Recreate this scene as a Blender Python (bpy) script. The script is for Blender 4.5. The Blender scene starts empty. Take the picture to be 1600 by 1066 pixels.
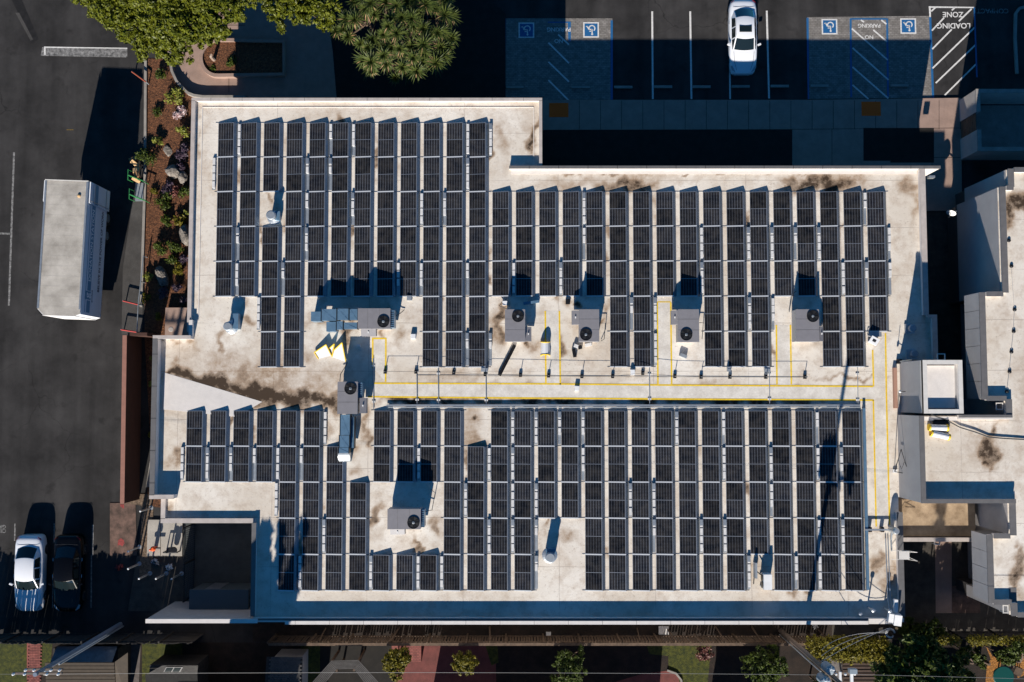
import bpy, math, random
import numpy as np
from mathutils import Vector, Matrix, Euler
R = math.radians
rnd = random.Random(7)
scene = bpy.context.scene
col = scene.collection

# ------------------------------------------------------------------ camera, sky, sun, exposure
H, F, TILT = 60.0, 1452.0, R(3.3)
cam = bpy.data.objects.new('camera', bpy.data.cameras.new('camera'))
col.objects.link(cam)
cam.location = (0, 0, H)
cam.rotation_euler = (TILT, 0, 0)
cam.data.sensor_width = 36
cam.data.lens = 36 * F / 1600
cam.data.clip_end = 2000
scene.camera = cam

SH = Vector((0.385, 2.11, -1.0))            # the way sunlight travels, per metre of height
EL = math.atan2(1, math.hypot(SH.x, SH.y))
world = bpy.data.worlds.new('World'); scene.world = world
world.use_nodes = True
wn = world.node_tree.nodes; wl = world.node_tree.links
wn.clear()
sky = wn.new('ShaderNodeTexSky'); sky.sky_type = 'NISHITA'
sky.sun_disc = False
sky.sun_elevation = EL
sky.sun_rotation = math.pi + math.atan2(SH.x, SH.y)
sky.air_density = 0.6; sky.dust_density = 0.0; sky.ozone_density = 6.0; sky.altitude = 600
bg = wn.new('ShaderNodeBackground'); bg.inputs['Strength'].default_value = 0.075
wo = wn.new('ShaderNodeOutputWorld')
wb_ = wn.new('ShaderNodeMix'); wb_.data_type = 'RGBA'; wb_.blend_type = 'MULTIPLY'; wb_.inputs[0].default_value = 1.0
wb_.inputs[7].default_value = (0.33, 0.92, 1.0, 1)          # camera white balance set for the warm sun: the whole sky reads bluer
wl.new(sky.outputs[0], wb_.inputs[6]); wl.new(wb_.outputs[2], bg.inputs[0]); wl.new(bg.outputs[0], wo.inputs[0])
sun = bpy.data.objects.new('sun', bpy.data.lights.new('sun', 'SUN'))
col.objects.link(sun)
sun.data.energy = 5.0
sun.data.angle = R(0.5)
sun.data.color = (1.0, 0.935, 0.84)
sun.rotation_euler = SH.to_track_quat('-Z', 'Y').to_euler()
sun.location = (-20, -60, 60)
scene.view_settings.view_transform = 'Standard'
scene.view_settings.look = 'None'
scene.view_settings.gamma = 1
scene.view_settings.use_curve_mapping = False
scene.view_settings.exposure = 0.72

# ------------------------------------------------------------------ measuring: photo pixel at height h -> point of the place
_c, _s = math.cos(TILT), math.sin(TILT)
def P(px, py, h=0.0):
    u = (px - 800) / F; v = (533 - py) / F
    d = (u, v * _c + _s, v * _s - _c)
    k = (H - h) / (-d[2])
    return Vector((d[0] * k, d[1] * k, h))
def PX(px, py, h=0.0): return P(px, py, h).x
def PY(py, h=0.0): return P(800, py, h).y

# ------------------------------------------------------------------ materials
MATS = {}
def mat(name, c, rough=0.7, metal=0.0, var=0.0, scale=3.0, c2=None, bump=0.0, bscale=40.0, spec=0.5, fine=0.0, coat=0.0):
    m = bpy.data.materials.new(name); m.use_nodes = True
    nt = m.node_tree; n = nt.nodes; l = nt.links
    b = n['Principled BSDF']
    b.inputs['Base Color'].default_value = (*c, 1)
    b.inputs['Roughness'].default_value = rough
    b.inputs['Metallic'].default_value = metal
    b.inputs['Specular IOR Level'].default_value = spec
    if coat: b.inputs['Coat Weight'].default_value = coat; b.inputs['Coat Roughness'].default_value = 0.05
    if var or c2 or fine:
        g = n.new('ShaderNodeNewGeometry')
        t = n.new('ShaderNodeTexNoise'); t.inputs['Scale'].default_value = scale
        t.inputs['Detail'].default_value = 8; t.inputs['Roughness'].default_value = 0.65
        l.new(g.outputs['Position'], t.inputs['Vector'])
        mx = n.new('ShaderNodeMix'); mx.data_type = 'RGBA'
        ca = tuple(x * (1 - var) for x in c); cb = c2 if c2 else tuple(min(1, x * (1 + var)) for x in c)
        mx.inputs[6].default_value = (*ca, 1); mx.inputs[7].default_value = (*cb, 1)
        mr = n.new('ShaderNodeMapRange'); mr.inputs[1].default_value = 0.32; mr.inputs[2].default_value = 0.68
        l.new(t.outputs[0], mr.inputs[0]); l.new(mr.outputs[0], mx.inputs[0])
        out = mx.outputs[2]
        if fine:
            t2 = n.new('ShaderNodeTexNoise'); t2.inputs['Scale'].default_value = bscale; t2.inputs['Detail'].default_value = 3
            l.new(g.outputs['Position'], t2.inputs['Vector'])
            m2 = n.new('ShaderNodeMapRange'); m2.inputs[1].default_value = 0.3; m2.inputs[2].default_value = 0.7
            m2.inputs[3].default_value = 1 - fine; m2.inputs[4].default_value = 1 + fine
            l.new(t2.outputs[0], m2.inputs[0])
            vm = n.new('ShaderNodeVectorMath'); vm.operation = 'SCALE'
            l.new(out, vm.inputs[0]); l.new(m2.outputs[0], vm.inputs['Scale'])
            out = vm.outputs[0]
        l.new(out, b.inputs['Base Color'])
    if bump:
        g2 = n.new('ShaderNodeNewGeometry')
        t3 = n.new('ShaderNodeTexNoise'); t3.inputs['Scale'].default_value = bscale; t3.inputs['Detail'].default_value = 4
        l.new(g2.outputs['Position'], t3.inputs['Vector'])
        bp = n.new('ShaderNodeBump'); bp.inputs['Strength'].default_value = bump; bp.inputs['Distance'].default_value = 0.05
        l.new(t3.outputs[0], bp.inputs['Height']); l.new(bp.outputs[0], b.inputs['Normal'])
    MATS[name] = m
    return m
M = MATS
mat('asphalt', (0.029, 0.027, 0.0265), 0.9, var=0.42, scale=0.4, bump=0.3, bscale=60, fine=0.25, spec=0.25)
mat('asphalt_worn', (0.062, 0.058, 0.055), 0.9, var=0.3, scale=0.8, bump=0.3, bscale=60, fine=0.25, spec=0.25)
mat('tar', (0.012, 0.011, 0.011), 0.75, var=0.4, scale=3, spec=0.3)
mat('concrete', (0.26, 0.235, 0.21), 0.85, var=0.2, scale=1.5, fine=0.12, bscale=30)
mat('pink_concrete', (0.30, 0.205, 0.165), 0.85, var=0.14, scale=1.6, fine=0.1, bscale=40)
mat('slab_concrete', (0.36, 0.33, 0.29), 0.85, var=0.14, scale=1.2, fine=0.1, bscale=30)
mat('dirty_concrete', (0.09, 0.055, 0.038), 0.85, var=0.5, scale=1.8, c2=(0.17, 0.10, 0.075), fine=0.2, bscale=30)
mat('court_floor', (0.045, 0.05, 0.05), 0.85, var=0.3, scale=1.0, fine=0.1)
mat('edging', (0.10, 0.085, 0.08), 0.85, var=0.3, scale=3)
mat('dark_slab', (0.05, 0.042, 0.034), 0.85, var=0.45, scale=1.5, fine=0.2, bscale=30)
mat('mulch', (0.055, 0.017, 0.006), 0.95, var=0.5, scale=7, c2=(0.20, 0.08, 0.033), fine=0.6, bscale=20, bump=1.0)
mat('bark_chips', (0.22, 0.085, 0.02), 0.95, var=0.5, scale=11, c2=(0.5, 0.22, 0.05), fine=0.5, bscale=25, bump=0.8)
mat('soil', (0.012, 0.008, 0.006), 0.95, var=0.5, scale=1.3, c2=(0.03, 0.018, 0.012), fine=0.4, bscale=25, bump=0.6)
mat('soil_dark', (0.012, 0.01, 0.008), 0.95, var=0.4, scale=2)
mat('litter', (0.10, 0.062, 0.036), 0.95, var=0.6, scale=7, c2=(0.24, 0.165, 0.11), fine=0.5, bscale=25, bump=0.6)
mat('lawn', (0.02, 0.034, 0.006), 0.95, var=0.4, scale=4, c2=(0.085, 0.088, 0.008), fine=0.4, bscale=30, bump=0.8)
mat('grass_blade', (0.05, 0.085, 0.012), 0.7, var=0.4, scale=2.5, c2=(0.13, 0.12, 0.03))
mat('red_brick', (0.25, 0.072, 0.055), 0.85, var=0.25, scale=6)
mat('red_paving', (0.14, 0.038, 0.032), 0.85, var=0.25, scale=2, fine=0.15, bscale=30)
mat('white_paint', (0.62, 0.60, 0.57), 0.75, var=0.2, scale=9, fine=0.15, bscale=50)
mat('worn_paint', (0.06, 0.058, 0.056), 0.85, var=0.5, scale=5, c2=(0.30, 0.29, 0.28), fine=0.2, bscale=50)
mat('blue_paint', (0.008, 0.10, 0.26), 0.7, var=0.15, scale=9)
mat('yellow_paint', (0.70, 0.47, 0.02), 0.7, var=0.2, scale=7, fine=0.12)
mat('worn_yellow', (0.16, 0.10, 0.01), 0.8, var=0.5, scale=12)
mat('yellow_mat', (0.98, 0.11, 0.0), 0.8)
mat('red_paint', (0.34, 0.03, 0.025), 0.6, var=0.2)
mat('red_spray', (0.20, 0.05, 0.035), 0.8, var=0.5, scale=9, c2=(0.42, 0.05, 0.05))
mat('rust', (0.26, 0.055, 0.025), 0.7)
mat('orange', (0.75, 0.10, 0.02), 0.5)
mat('membrane_white', (0.66, 0.61, 0.565), 0.75, var=0.06, scale=2, fine=0.05, bscale=25)
mat('walk_pad', (0.56, 0.51, 0.45), 0.8, var=0.1, scale=1.2, c2=(0.70, 0.66, 0.60), fine=0.08, bscale=12)
mat('coping', (0.42, 0.37, 0.34), 0.65, var=0.15, scale=2)
mat('coping_grey', (0.12, 0.115, 0.115), 0.6, var=0.12, scale=3)
mat('stucco', (0.42, 0.38, 0.35), 0.9, var=0.1, scale=2, bump=0.25, bscale=50)
mat('stucco_white', (0.62, 0.58, 0.55), 0.9, var=0.08, scale=1.5, bump=0.2, bscale=50)
mat('stucco_grazed', (0.34, 0.325, 0.325), 0.9, var=0.07, scale=1.0, bump=0.25, bscale=45)  # white stucco, its grey under grazing sun put into the colour
mat('dark_base', (0.05, 0.045, 0.045), 0.8)
mat('panel_frame', (0.50, 0.52, 0.55), 0.38, metal=0.75)
mat('rail_white', (0.66, 0.67, 0.68), 0.5, metal=0.2)
mat('deflector', (0.17, 0.20, 0.24), 0.42, metal=0.7, var=0.12, scale=3)
mat('galvanised', (0.50, 0.53, 0.55), 0.42, metal=0.75, var=0.12, scale=5)
mat('galv_dull', (0.34, 0.37, 0.40), 0.5, metal=0.5, var=0.12, scale=5)
mat('block', (0.60, 0.585, 0.57), 0.9, var=0.15, scale=8)
mat('cabinet_grey', (0.195, 0.187, 0.20), 0.55, var=0.07, scale=3, fine=0.04)
mat('cabinet_side', (0.30, 0.29, 0.29), 0.55, var=0.06, scale=3)
mat('black', (0.008, 0.008, 0.009), 0.6)
mat('black_metal', (0.02, 0.02, 0.022), 0.4, metal=0.5)
mat('duct', (0.14, 0.25, 0.36), 0.33, metal=0.4, var=0.12, scale=4)  # blue base colour paints the sky's reflection on galvanised metal
mat('white_metal', (0.72, 0.72, 0.72), 0.45, var=0.06)
mat('offwhite', (0.60, 0.57, 0.53), 0.6, var=0.08)
mat('tarp_white', (0.62, 0.62, 0.63), 0.6, var=0.06, scale=8)
mat('tarp_yellow', (0.78, 0.52, 0.02), 0.6)
mat('wire', (0.05, 0.05, 0.05), 0.5)
mat('wire_mid', (0.22, 0.21, 0.20), 0.5)
mat('wire_light', (0.42, 0.41, 0.40), 0.5)
mat('car_white', (0.74, 0.75, 0.78), 0.28, coat=0.6)
mat('car_dark', (0.002, 0.0017, 0.002), 0.25, coat=0.1, spec=0.3)
mat('car_glass', (0.008, 0.014, 0.016), 0.05, spec=0.7)
mat('tyre', (0.015, 0.015, 0.015), 0.85)
mat('chrome', (0.7, 0.7, 0.72), 0.15, metal=1.0)
mat('lamp_red', (0.25, 0.01, 0.01), 0.2)
mat('lamp_clear', (0.35, 0.37, 0.40), 0.1)
mat('trailer_roof', (0.36, 0.325, 0.28), 0.8, var=0.2, scale=0.9, c2=(0.49, 0.45, 0.395), fine=0.1, bscale=20)
mat('trailer_side', (0.74, 0.75, 0.78), 0.5, var=0.04)
mat('trailer_front', (0.74, 0.72, 0.70), 0.45)
mat('print_blue', (0.10, 0.26, 0.38), 0.5)
mat('print_dark', (0.02, 0.03, 0.07), 0.5)
mat('print_white', (0.8, 0.8, 0.8), 0.5)
mat('brown_wall', (0.055, 0.022, 0.014), 0.85, var=0.15, scale=2)
mat('brown_cap', (0.28, 0.13, 0.095), 0.8, var=0.1)
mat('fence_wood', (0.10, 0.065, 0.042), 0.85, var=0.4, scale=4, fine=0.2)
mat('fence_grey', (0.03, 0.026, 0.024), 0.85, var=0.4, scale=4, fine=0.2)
mat('pole_wood', (0.13, 0.10, 0.08), 0.8, var=0.3, scale=6)
mat('pole_steel', (0.22, 0.26, 0.32), 0.5, metal=0.4)
mat('rock', (0.13, 0.11, 0.095), 0.9, var=0.5, scale=7, c2=(0.26, 0.23, 0.20), bump=1.0, bscale=9, fine=0.3)
mat('tile_brown', (0.065, 0.04, 0.028), 0.75, var=0.25, scale=5)
mat('shed_roof', (0.06, 0.042, 0.025), 0.7, var=0.2, scale=5)
mat('shed_metal', (0.16, 0.18, 0.21), 0.4, metal=0.35, var=0.2, scale=4)
mat('shingle', (0.03, 0.028, 0.027), 0.85, var=0.3, scale=5)
mat('shingle_light', (0.075, 0.07, 0.067), 0.85, var=0.25, scale=4)
mat('leaf_olive', (0.028, 0.052, 0.003), 0.5, var=0.5, scale=4, c2=(0.15, 0.16, 0.008), spec=0.25)
mat('leaf_green', (0.018, 0.034, 0.004), 0.55, var=0.4, scale=5, c2=(0.07, 0.095, 0.010), spec=0.2)
mat('leaf_hedge', (0.045, 0.052, 0.003), 0.55, var=0.4, scale=6, c2=(0.19, 0.155, 0.012), spec=0.2)
mat('leaf_yucca', (0.028, 0.055, 0.010), 0.5, var=0.35, scale=2.5, c2=(0.10, 0.12, 0.026), spec=0.25)
mat('leaf_dry', (0.26, 0.16, 0.075), 0.8, var=0.3, scale=3)
mat('leaf_purple', (0.03, 0.018, 0.03), 0.6, var=0.4, scale=6, c2=(0.085, 0.05, 0.085))
mat('leaf_red', (0.12, 0.03, 0.03), 0.6, var=0.4, scale=6, c2=(0.20, 0.07, 0.05))
mat('leaf_white', (0.45, 0.12, 0.12), 0.7, var=0.3, scale=9, c2=(0.62, 0.60, 0.60))
mat('leaf_lime', (0.13, 0.16, 0.01), 0.6, var=0.3, scale=6, c2=(0.22, 0.22, 0.02))
mat('trunk', (0.10, 0.065, 0.045), 0.9, var=0.3, scale=6)
mat('trunk_pale', (0.32, 0.24, 0.19), 0.9, var=0.3, scale=6)
mat('green_metal', (0.03, 0.20, 0.06), 0.4)
mat('cardboard', (0.36, 0.19, 0.085), 0.85, var=0.3, scale=7)
mat('cardboard_pale', (0.55, 0.35, 0.17), 0.85, var=0.2, scale=7)
mat('teal', (0.004, 0.06, 0.05), 0.4)
mat('transformer', (0.25, 0.30, 0.34), 0.4, var=0.1)
mat('tan_roof', (0.30, 0.205, 0.12), 0.9, var=0.3, scale=1.3, c2=(0.46, 0.34, 0.22), fine=0.15, bscale=25)
mat('brown_box', (0.36, 0.20, 0.14), 0.7)
mat('shed_dark', (0.055, 0.075, 0.09), 0.6)

def brick_mat(name, ca, cb, mortar, sx, sy, rough=0.85):
    m = bpy.data.materials.new(name); m.use_nodes = True
    n = m.node_tree.nodes; l = m.node_tree.links; b = n['Principled BSDF']
    g = n.new('ShaderNodeNewGeometry'); t = n.new('ShaderNodeTexBrick')
    t.inputs['Color1'].default_value = (*ca, 1); t.inputs['Color2'].default_value = (*cb, 1); t.inputs['Mortar'].default_value = (*mortar, 1)
    t.inputs['Scale'].default_value = 1; t.inputs['Brick Width'].default_value = sx; t.inputs['Row Height'].default_value = sy
    t.inputs['Mortar Size'].default_value = 0.012; t.inputs['Bias'].default_value = 0.0
    l.new(g.outputs['Position'], t.inputs['Vector'])
    ns = n.new('ShaderNodeTexNoise'); ns.inputs['Scale'].default_value = 3.0; ns.inputs['Detail'].default_value = 6
    l.new(g.outputs['Position'], ns.inputs['Vector'])
    mr = n.new('ShaderNodeMapRange'); mr.inputs[1].default_value = .3; mr.inputs[2].default_value = .7; mr.inputs[3].default_value = .75; mr.inputs[4].default_value = 1.25
    l.new(ns.outputs[0], mr.inputs[0])
    vm = n.new('ShaderNodeVectorMath'); vm.operation = 'SCALE'
    l.new(t.outputs[0], vm.inputs[0]); l.new(mr.outputs[0], vm.inputs['Scale']); l.new(vm.outputs[0], b.inputs['Base Color'])
    b.inputs['Roughness'].default_value = rough
    M[name] = m
brick_mat('pavers', (0.155, 0.14, 0.125), (0.225, 0.205, 0.188), (0.11, 0.10, 0.09), 0.24, 0.12)
brick_mat('brick_path', (0.30, 0.095, 0.075), (0.22, 0.06, 0.05), (0.10, 0.04, 0.035), 0.20, 0.10)

def roof_material():
    m = bpy.data.materials.new('roof_membrane'); m.use_nodes = True
    n = m.node_tree.nodes; l = m.node_tree.links; b = n['Principled BSDF']
    b.inputs['Roughness'].default_value = 0.8; b.inputs['Specular IOR Level'].default_value = 0.3
    g = n.new('ShaderNodeNewGeometry')
    def noise(s, d, r=0.6):
        t = n.new('ShaderNodeTexNoise'); t.inputs['Scale'].default_value = s; t.inputs['Detail'].default_value = d; t.inputs['Roughness'].default_value = r
        l.new(g.outputs['Position'], t.inputs['Vector']); return t.outputs[0]
    def mrange(x, a, c, lo, hi):
        t = n.new('ShaderNodeMapRange'); t.inputs[1].default_value = a; t.inputs[2].default_value = c; t.inputs[3].default_value = lo; t.inputs[4].default_value = hi
        l.new(x, t.inputs[0]); return t.outputs[0]
    def mth(op, a, c):
        t = n.new('ShaderNodeMath'); t.operation = op
        for i, v in enumerate((a, c)):
            if isinstance(v, (int, float)): t.inputs[i].default_value = v
            else: l.new(v, t.inputs[i])
        return t.outputs[0]
    def mixc(f, a, c):
        t = n.new('ShaderNodeMix'); t.data_type = 'RGBA'
        l.new(f, t.inputs[0])
        for i, v in ((6, a), (7, c)):
            if isinstance(v, tuple): t.inputs[i].default_value = (*v, 1)
            else: l.new(v, t.inputs[i])
        return t.outputs[2]
    base = mixc(mrange(noise(0.22, 6), .35, .65, 0, 1), (0.59, 0.52, 0.435), (0.74, 0.685, 0.61))
    base = mixc(mrange(noise(1.1, 10, .72), .47, .72, 0, .75), base, (0.40, 0.305, 0.225))
    base = mixc(mrange(noise(7, 6, .75), .57, .74, 0, .8), base, (0.27, 0.20, 0.15))
    # sheet seams
    sx = n.new('ShaderNodeSeparateXYZ'); l.new(g.outputs['Position'], sx.inputs[0])
    wob = mth('MULTIPLY', noise(0.7, 2), 0.10)
    yy = mth('ADD', sx.outputs[1], wob)
    fy = mth('ABSOLUTE', mth('SUBTRACT', mth('FRACT', mth('DIVIDE', yy, 2.9), 0), 0.5), 0)
    seam = mrange(fy, 0.0, 0.009, 0.8, 0.0)
    xx = mth('ADD', sx.outputs[0], wob)
    fx = mth('ABSOLUTE', mth('SUBTRACT', mth('FRACT', mth('DIVIDE', xx, 5.7), 0), 0.5), 0)
    seam2 = mrange(fx, 0.0, 0.0045, 0.7, 0.0)
    brk = mrange(noise(0.5, 3), .36, .55, .12, 1)
    base = mixc(mth('MULTIPLY', mth('MAXIMUM', seam, seam2), brk), base, (0.25, 0.2, 0.17))
    # dirt with the stains' own shapes
    at = n.new('ShaderNodeAttribute'); at.attribute_name = 'dirt'
    d = mth('MULTIPLY', at.outputs['Fac'], mrange(noise(2.5, 8, .7), .3, .7, .45, 1.5))
    base = mixc(mrange(d, 0.03, 0.5, 0, .72), base, (0.25, 0.145, 0.07))
    base = mixc(mrange(d, 0.45, 1.1, 0, .96), base, (0.036, 0.020, 0.010))
    l.new(base, b.inputs['Base Color'])
    bp = n.new('ShaderNodeBump'); bp.inputs['Strength'].default_value = .25; bp.inputs['Distance'].default_value = .03
    l.new(noise(6, 6), bp.inputs['Height']); l.new(bp.outputs[0], b.inputs['Normal'])
    M['roof_membrane'] = m
roof_material()

def asphalt_material():
    m = M['asphalt']; n = m.node_tree.nodes; l = m.node_tree.links; b = n['Principled BSDF']
    src = b.inputs['Base Color'].links[0].from_socket
    g = n.new('ShaderNodeNewGeometry')
    nz = n.new('ShaderNodeTexNoise'); nz.inputs['Scale'].default_value = 1.1; nz.inputs['Detail'].default_value = 5; l.new(g.outputs['Position'], nz.inputs['Vector'])
    ad = n.new('ShaderNodeMix'); ad.data_type = 'RGBA'; ad.blend_type = 'ADD'; ad.inputs[0].default_value = 0.9
    l.new(g.outputs['Position'], ad.inputs[6]); l.new(nz.outputs[1], ad.inputs[7]); ad.clamp_result = False
    v = n.new('ShaderNodeTexVoronoi'); v.feature = 'DISTANCE_TO_EDGE'; v.inputs['Scale'].default_value = 0.22; l.new(ad.outputs[2], v.inputs['Vector'])
    cr = n.new('ShaderNodeMapRange'); cr.inputs[1].default_value = 0.0; cr.inputs[2].default_value = 0.008; cr.inputs[3].default_value = 0.75; cr.inputs[4].default_value = 0.0; l.new(v.outputs[0], cr.inputs[0])
    gate = n.new('ShaderNodeTexNoise'); gate.inputs['Scale'].default_value = 0.12; l.new(g.outputs['Position'], gate.inputs['Vector'])
    gr_ = n.new('ShaderNodeMapRange'); gr_.inputs[1].default_value = .46; gr_.inputs[2].default_value = .6; l.new(gate.outputs[0], gr_.inputs[0])
    mu = n.new('ShaderNodeMath'); mu.operation = 'MULTIPLY'; l.new(cr.outputs[0], mu.inputs[0]); l.new(gr_.outputs[0], mu.inputs[1])
    # wide pale tyre tracks along the lane, dark blotches of oil
    mp = n.new('ShaderNodeMapping'); mp.inputs['Scale'].default_value = (0.9, 0.06, 1); l.new(g.outputs['Position'], mp.inputs['Vector'])
    tr = n.new('ShaderNodeTexNoise'); tr.inputs['Scale'].default_value = 1.0; tr.inputs['Detail'].default_value = 5; l.new(mp.outputs[0], tr.inputs['Vector'])
    tm = n.new('ShaderNodeMapRange'); tm.inputs[1].default_value = .3; tm.inputs[2].default_value = .7; tm.inputs[3].default_value = .72; tm.inputs[4].default_value = 1.4; l.new(tr.outputs[0], tm.inputs[0])
    vm = n.new('ShaderNodeVectorMath'); vm.operation = 'SCALE'; l.new(src, vm.inputs[0]); l.new(tm.outputs[0], vm.inputs['Scale'])
    oi = n.new('ShaderNodeTexNoise'); oi.inputs['Scale'].default_value = 0.9; oi.inputs['Detail'].default_value = 3; l.new(g.outputs['Position'], oi.inputs['Vector'])
    om = n.new('ShaderNodeMapRange'); om.inputs[1].default_value = .62; om.inputs[2].default_value = .74; om.inputs[4].default_value = .6; l.new(oi.outputs[0], om.inputs[0])
    mx1 = n.new('ShaderNodeMix'); mx1.data_type = 'RGBA'; mx1.inputs[7].default_value = (.010, .009, .009, 1); l.new(om.outputs[0], mx1.inputs[0]); l.new(vm.outputs[0], mx1.inputs[6])
    mx2 = n.new('ShaderNodeMix'); mx2.data_type = 'RGBA'; mx2.inputs[7].default_value = (.008, .007, .007, 1); l.new(mu.outputs[0], mx2.inputs[0]); l.new(mx1.outputs[2], mx2.inputs[6])
    l.new(mx2.outputs[2], b.inputs['Base Color'])
asphalt_material()

def cell_material():
    m = bpy.data.materials.new('solar_cells'); m.use_nodes = True
    n = m.node_tree.nodes; l = m.node_tree.links; b = n['Principled BSDF']
    b.inputs['Roughness'].default_value = 0.2; b.inputs['Specular IOR Level'].default_value = 0.18
    tc = n.new('ShaderNodeTexCoord'); s = n.new('ShaderNodeSeparateXYZ'); l.new(tc.outputs['Object'], s.inputs[0])
    def mth(op, a, c=0.0):
        t = n.new('ShaderNodeMath'); t.operation = op
        for i, v in enumerate((a, c)):
            if isinstance(v, (int, float)): t.inputs[i].default_value = v
            else: l.new(v, t.inputs[i])
        return t.outputs[0]
    # distance in metres to the nearest cell border, both ways
    cx, cy = 0.160, 0.0838
    fx = mth('MULTIPLY', mth('ABSOLUTE', mth('SUBTRACT', mth('FRACT', mth('DIVIDE', mth('ADD', s.outputs[0], 0.0), cx)), 0.5)), cx)
    fy = mth('MULTIPLY', mth('ABSOLUTE', mth('SUBTRACT', mth('FRACT', mth('DIVIDE', s.outputs[1], cy)), 0.5)), cy)
    dx = mth('SUBTRACT', cx / 2, fx); dy = mth('SUBTRACT', cy / 2, fy)
    lx = mth('LESS_THAN', dx, 0.009); ly = mth('LESS_THAN', dy, 0.004)
    dia = mth('LESS_THAN', mth('ADD', dx, dy), 0.028)
    ln = mth('MAXIMUM', mth('MULTIPLY', lx, 0.75), mth('MAXIMUM', mth('MULTIPLY', ly, 0.28), dia))
    oi = n.new('ShaderNodeObjectInfo')
    mr = n.new('ShaderNodeMapRange'); mr.inputs[3].default_value = 0.6; mr.inputs[4].default_value = 1.55
    l.new(oi.outputs['Random'], mr.inputs[0])
    g = n.new('ShaderNodeNewGeometry'); ns = n.new('ShaderNodeTexNoise'); ns.inputs['Scale'].default_value = 2.5; ns.inputs['Detail'].default_value = 6
    l.new(g.outputs['Position'], ns.inputs['Vector'])
    dust = n.new('ShaderNodeMapRange'); dust.inputs[1].default_value = .35; dust.inputs[2].default_value = .75; dust.inputs[3].default_value = 0.0; dust.inputs[4].default_value = 0.06
    l.new(ns.outputs[0], dust.inputs[0])
    mx = n.new('ShaderNodeMix'); mx.data_type = 'RGBA'
    mx.inputs[6].default_value = (0.006, 0.0065, 0.009, 1); mx.inputs[7].default_value = (0.075, 0.082, 0.098, 1)
    l.new(ln, mx.inputs[0])
    vm = n.new('ShaderNodeVectorMath'); vm.operation = 'SCALE'; l.new(mx.outputs[2], vm.inputs[0]); l.new(mr.outputs[0], vm.inputs['Scale'])
    m3 = n.new('ShaderNodeMix'); m3.data_type = 'RGBA'; m3.inputs[7].default_value = (0.4, 0.35, 0.3, 1)
    l.new(dust.outputs[0], m3.inputs[0]); l.new(vm.outputs[0], m3.inputs[6])
    l.new(m3.outputs[2], b.inputs['Base Color'])
    M['solar_cells'] = m
cell_material()

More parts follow.
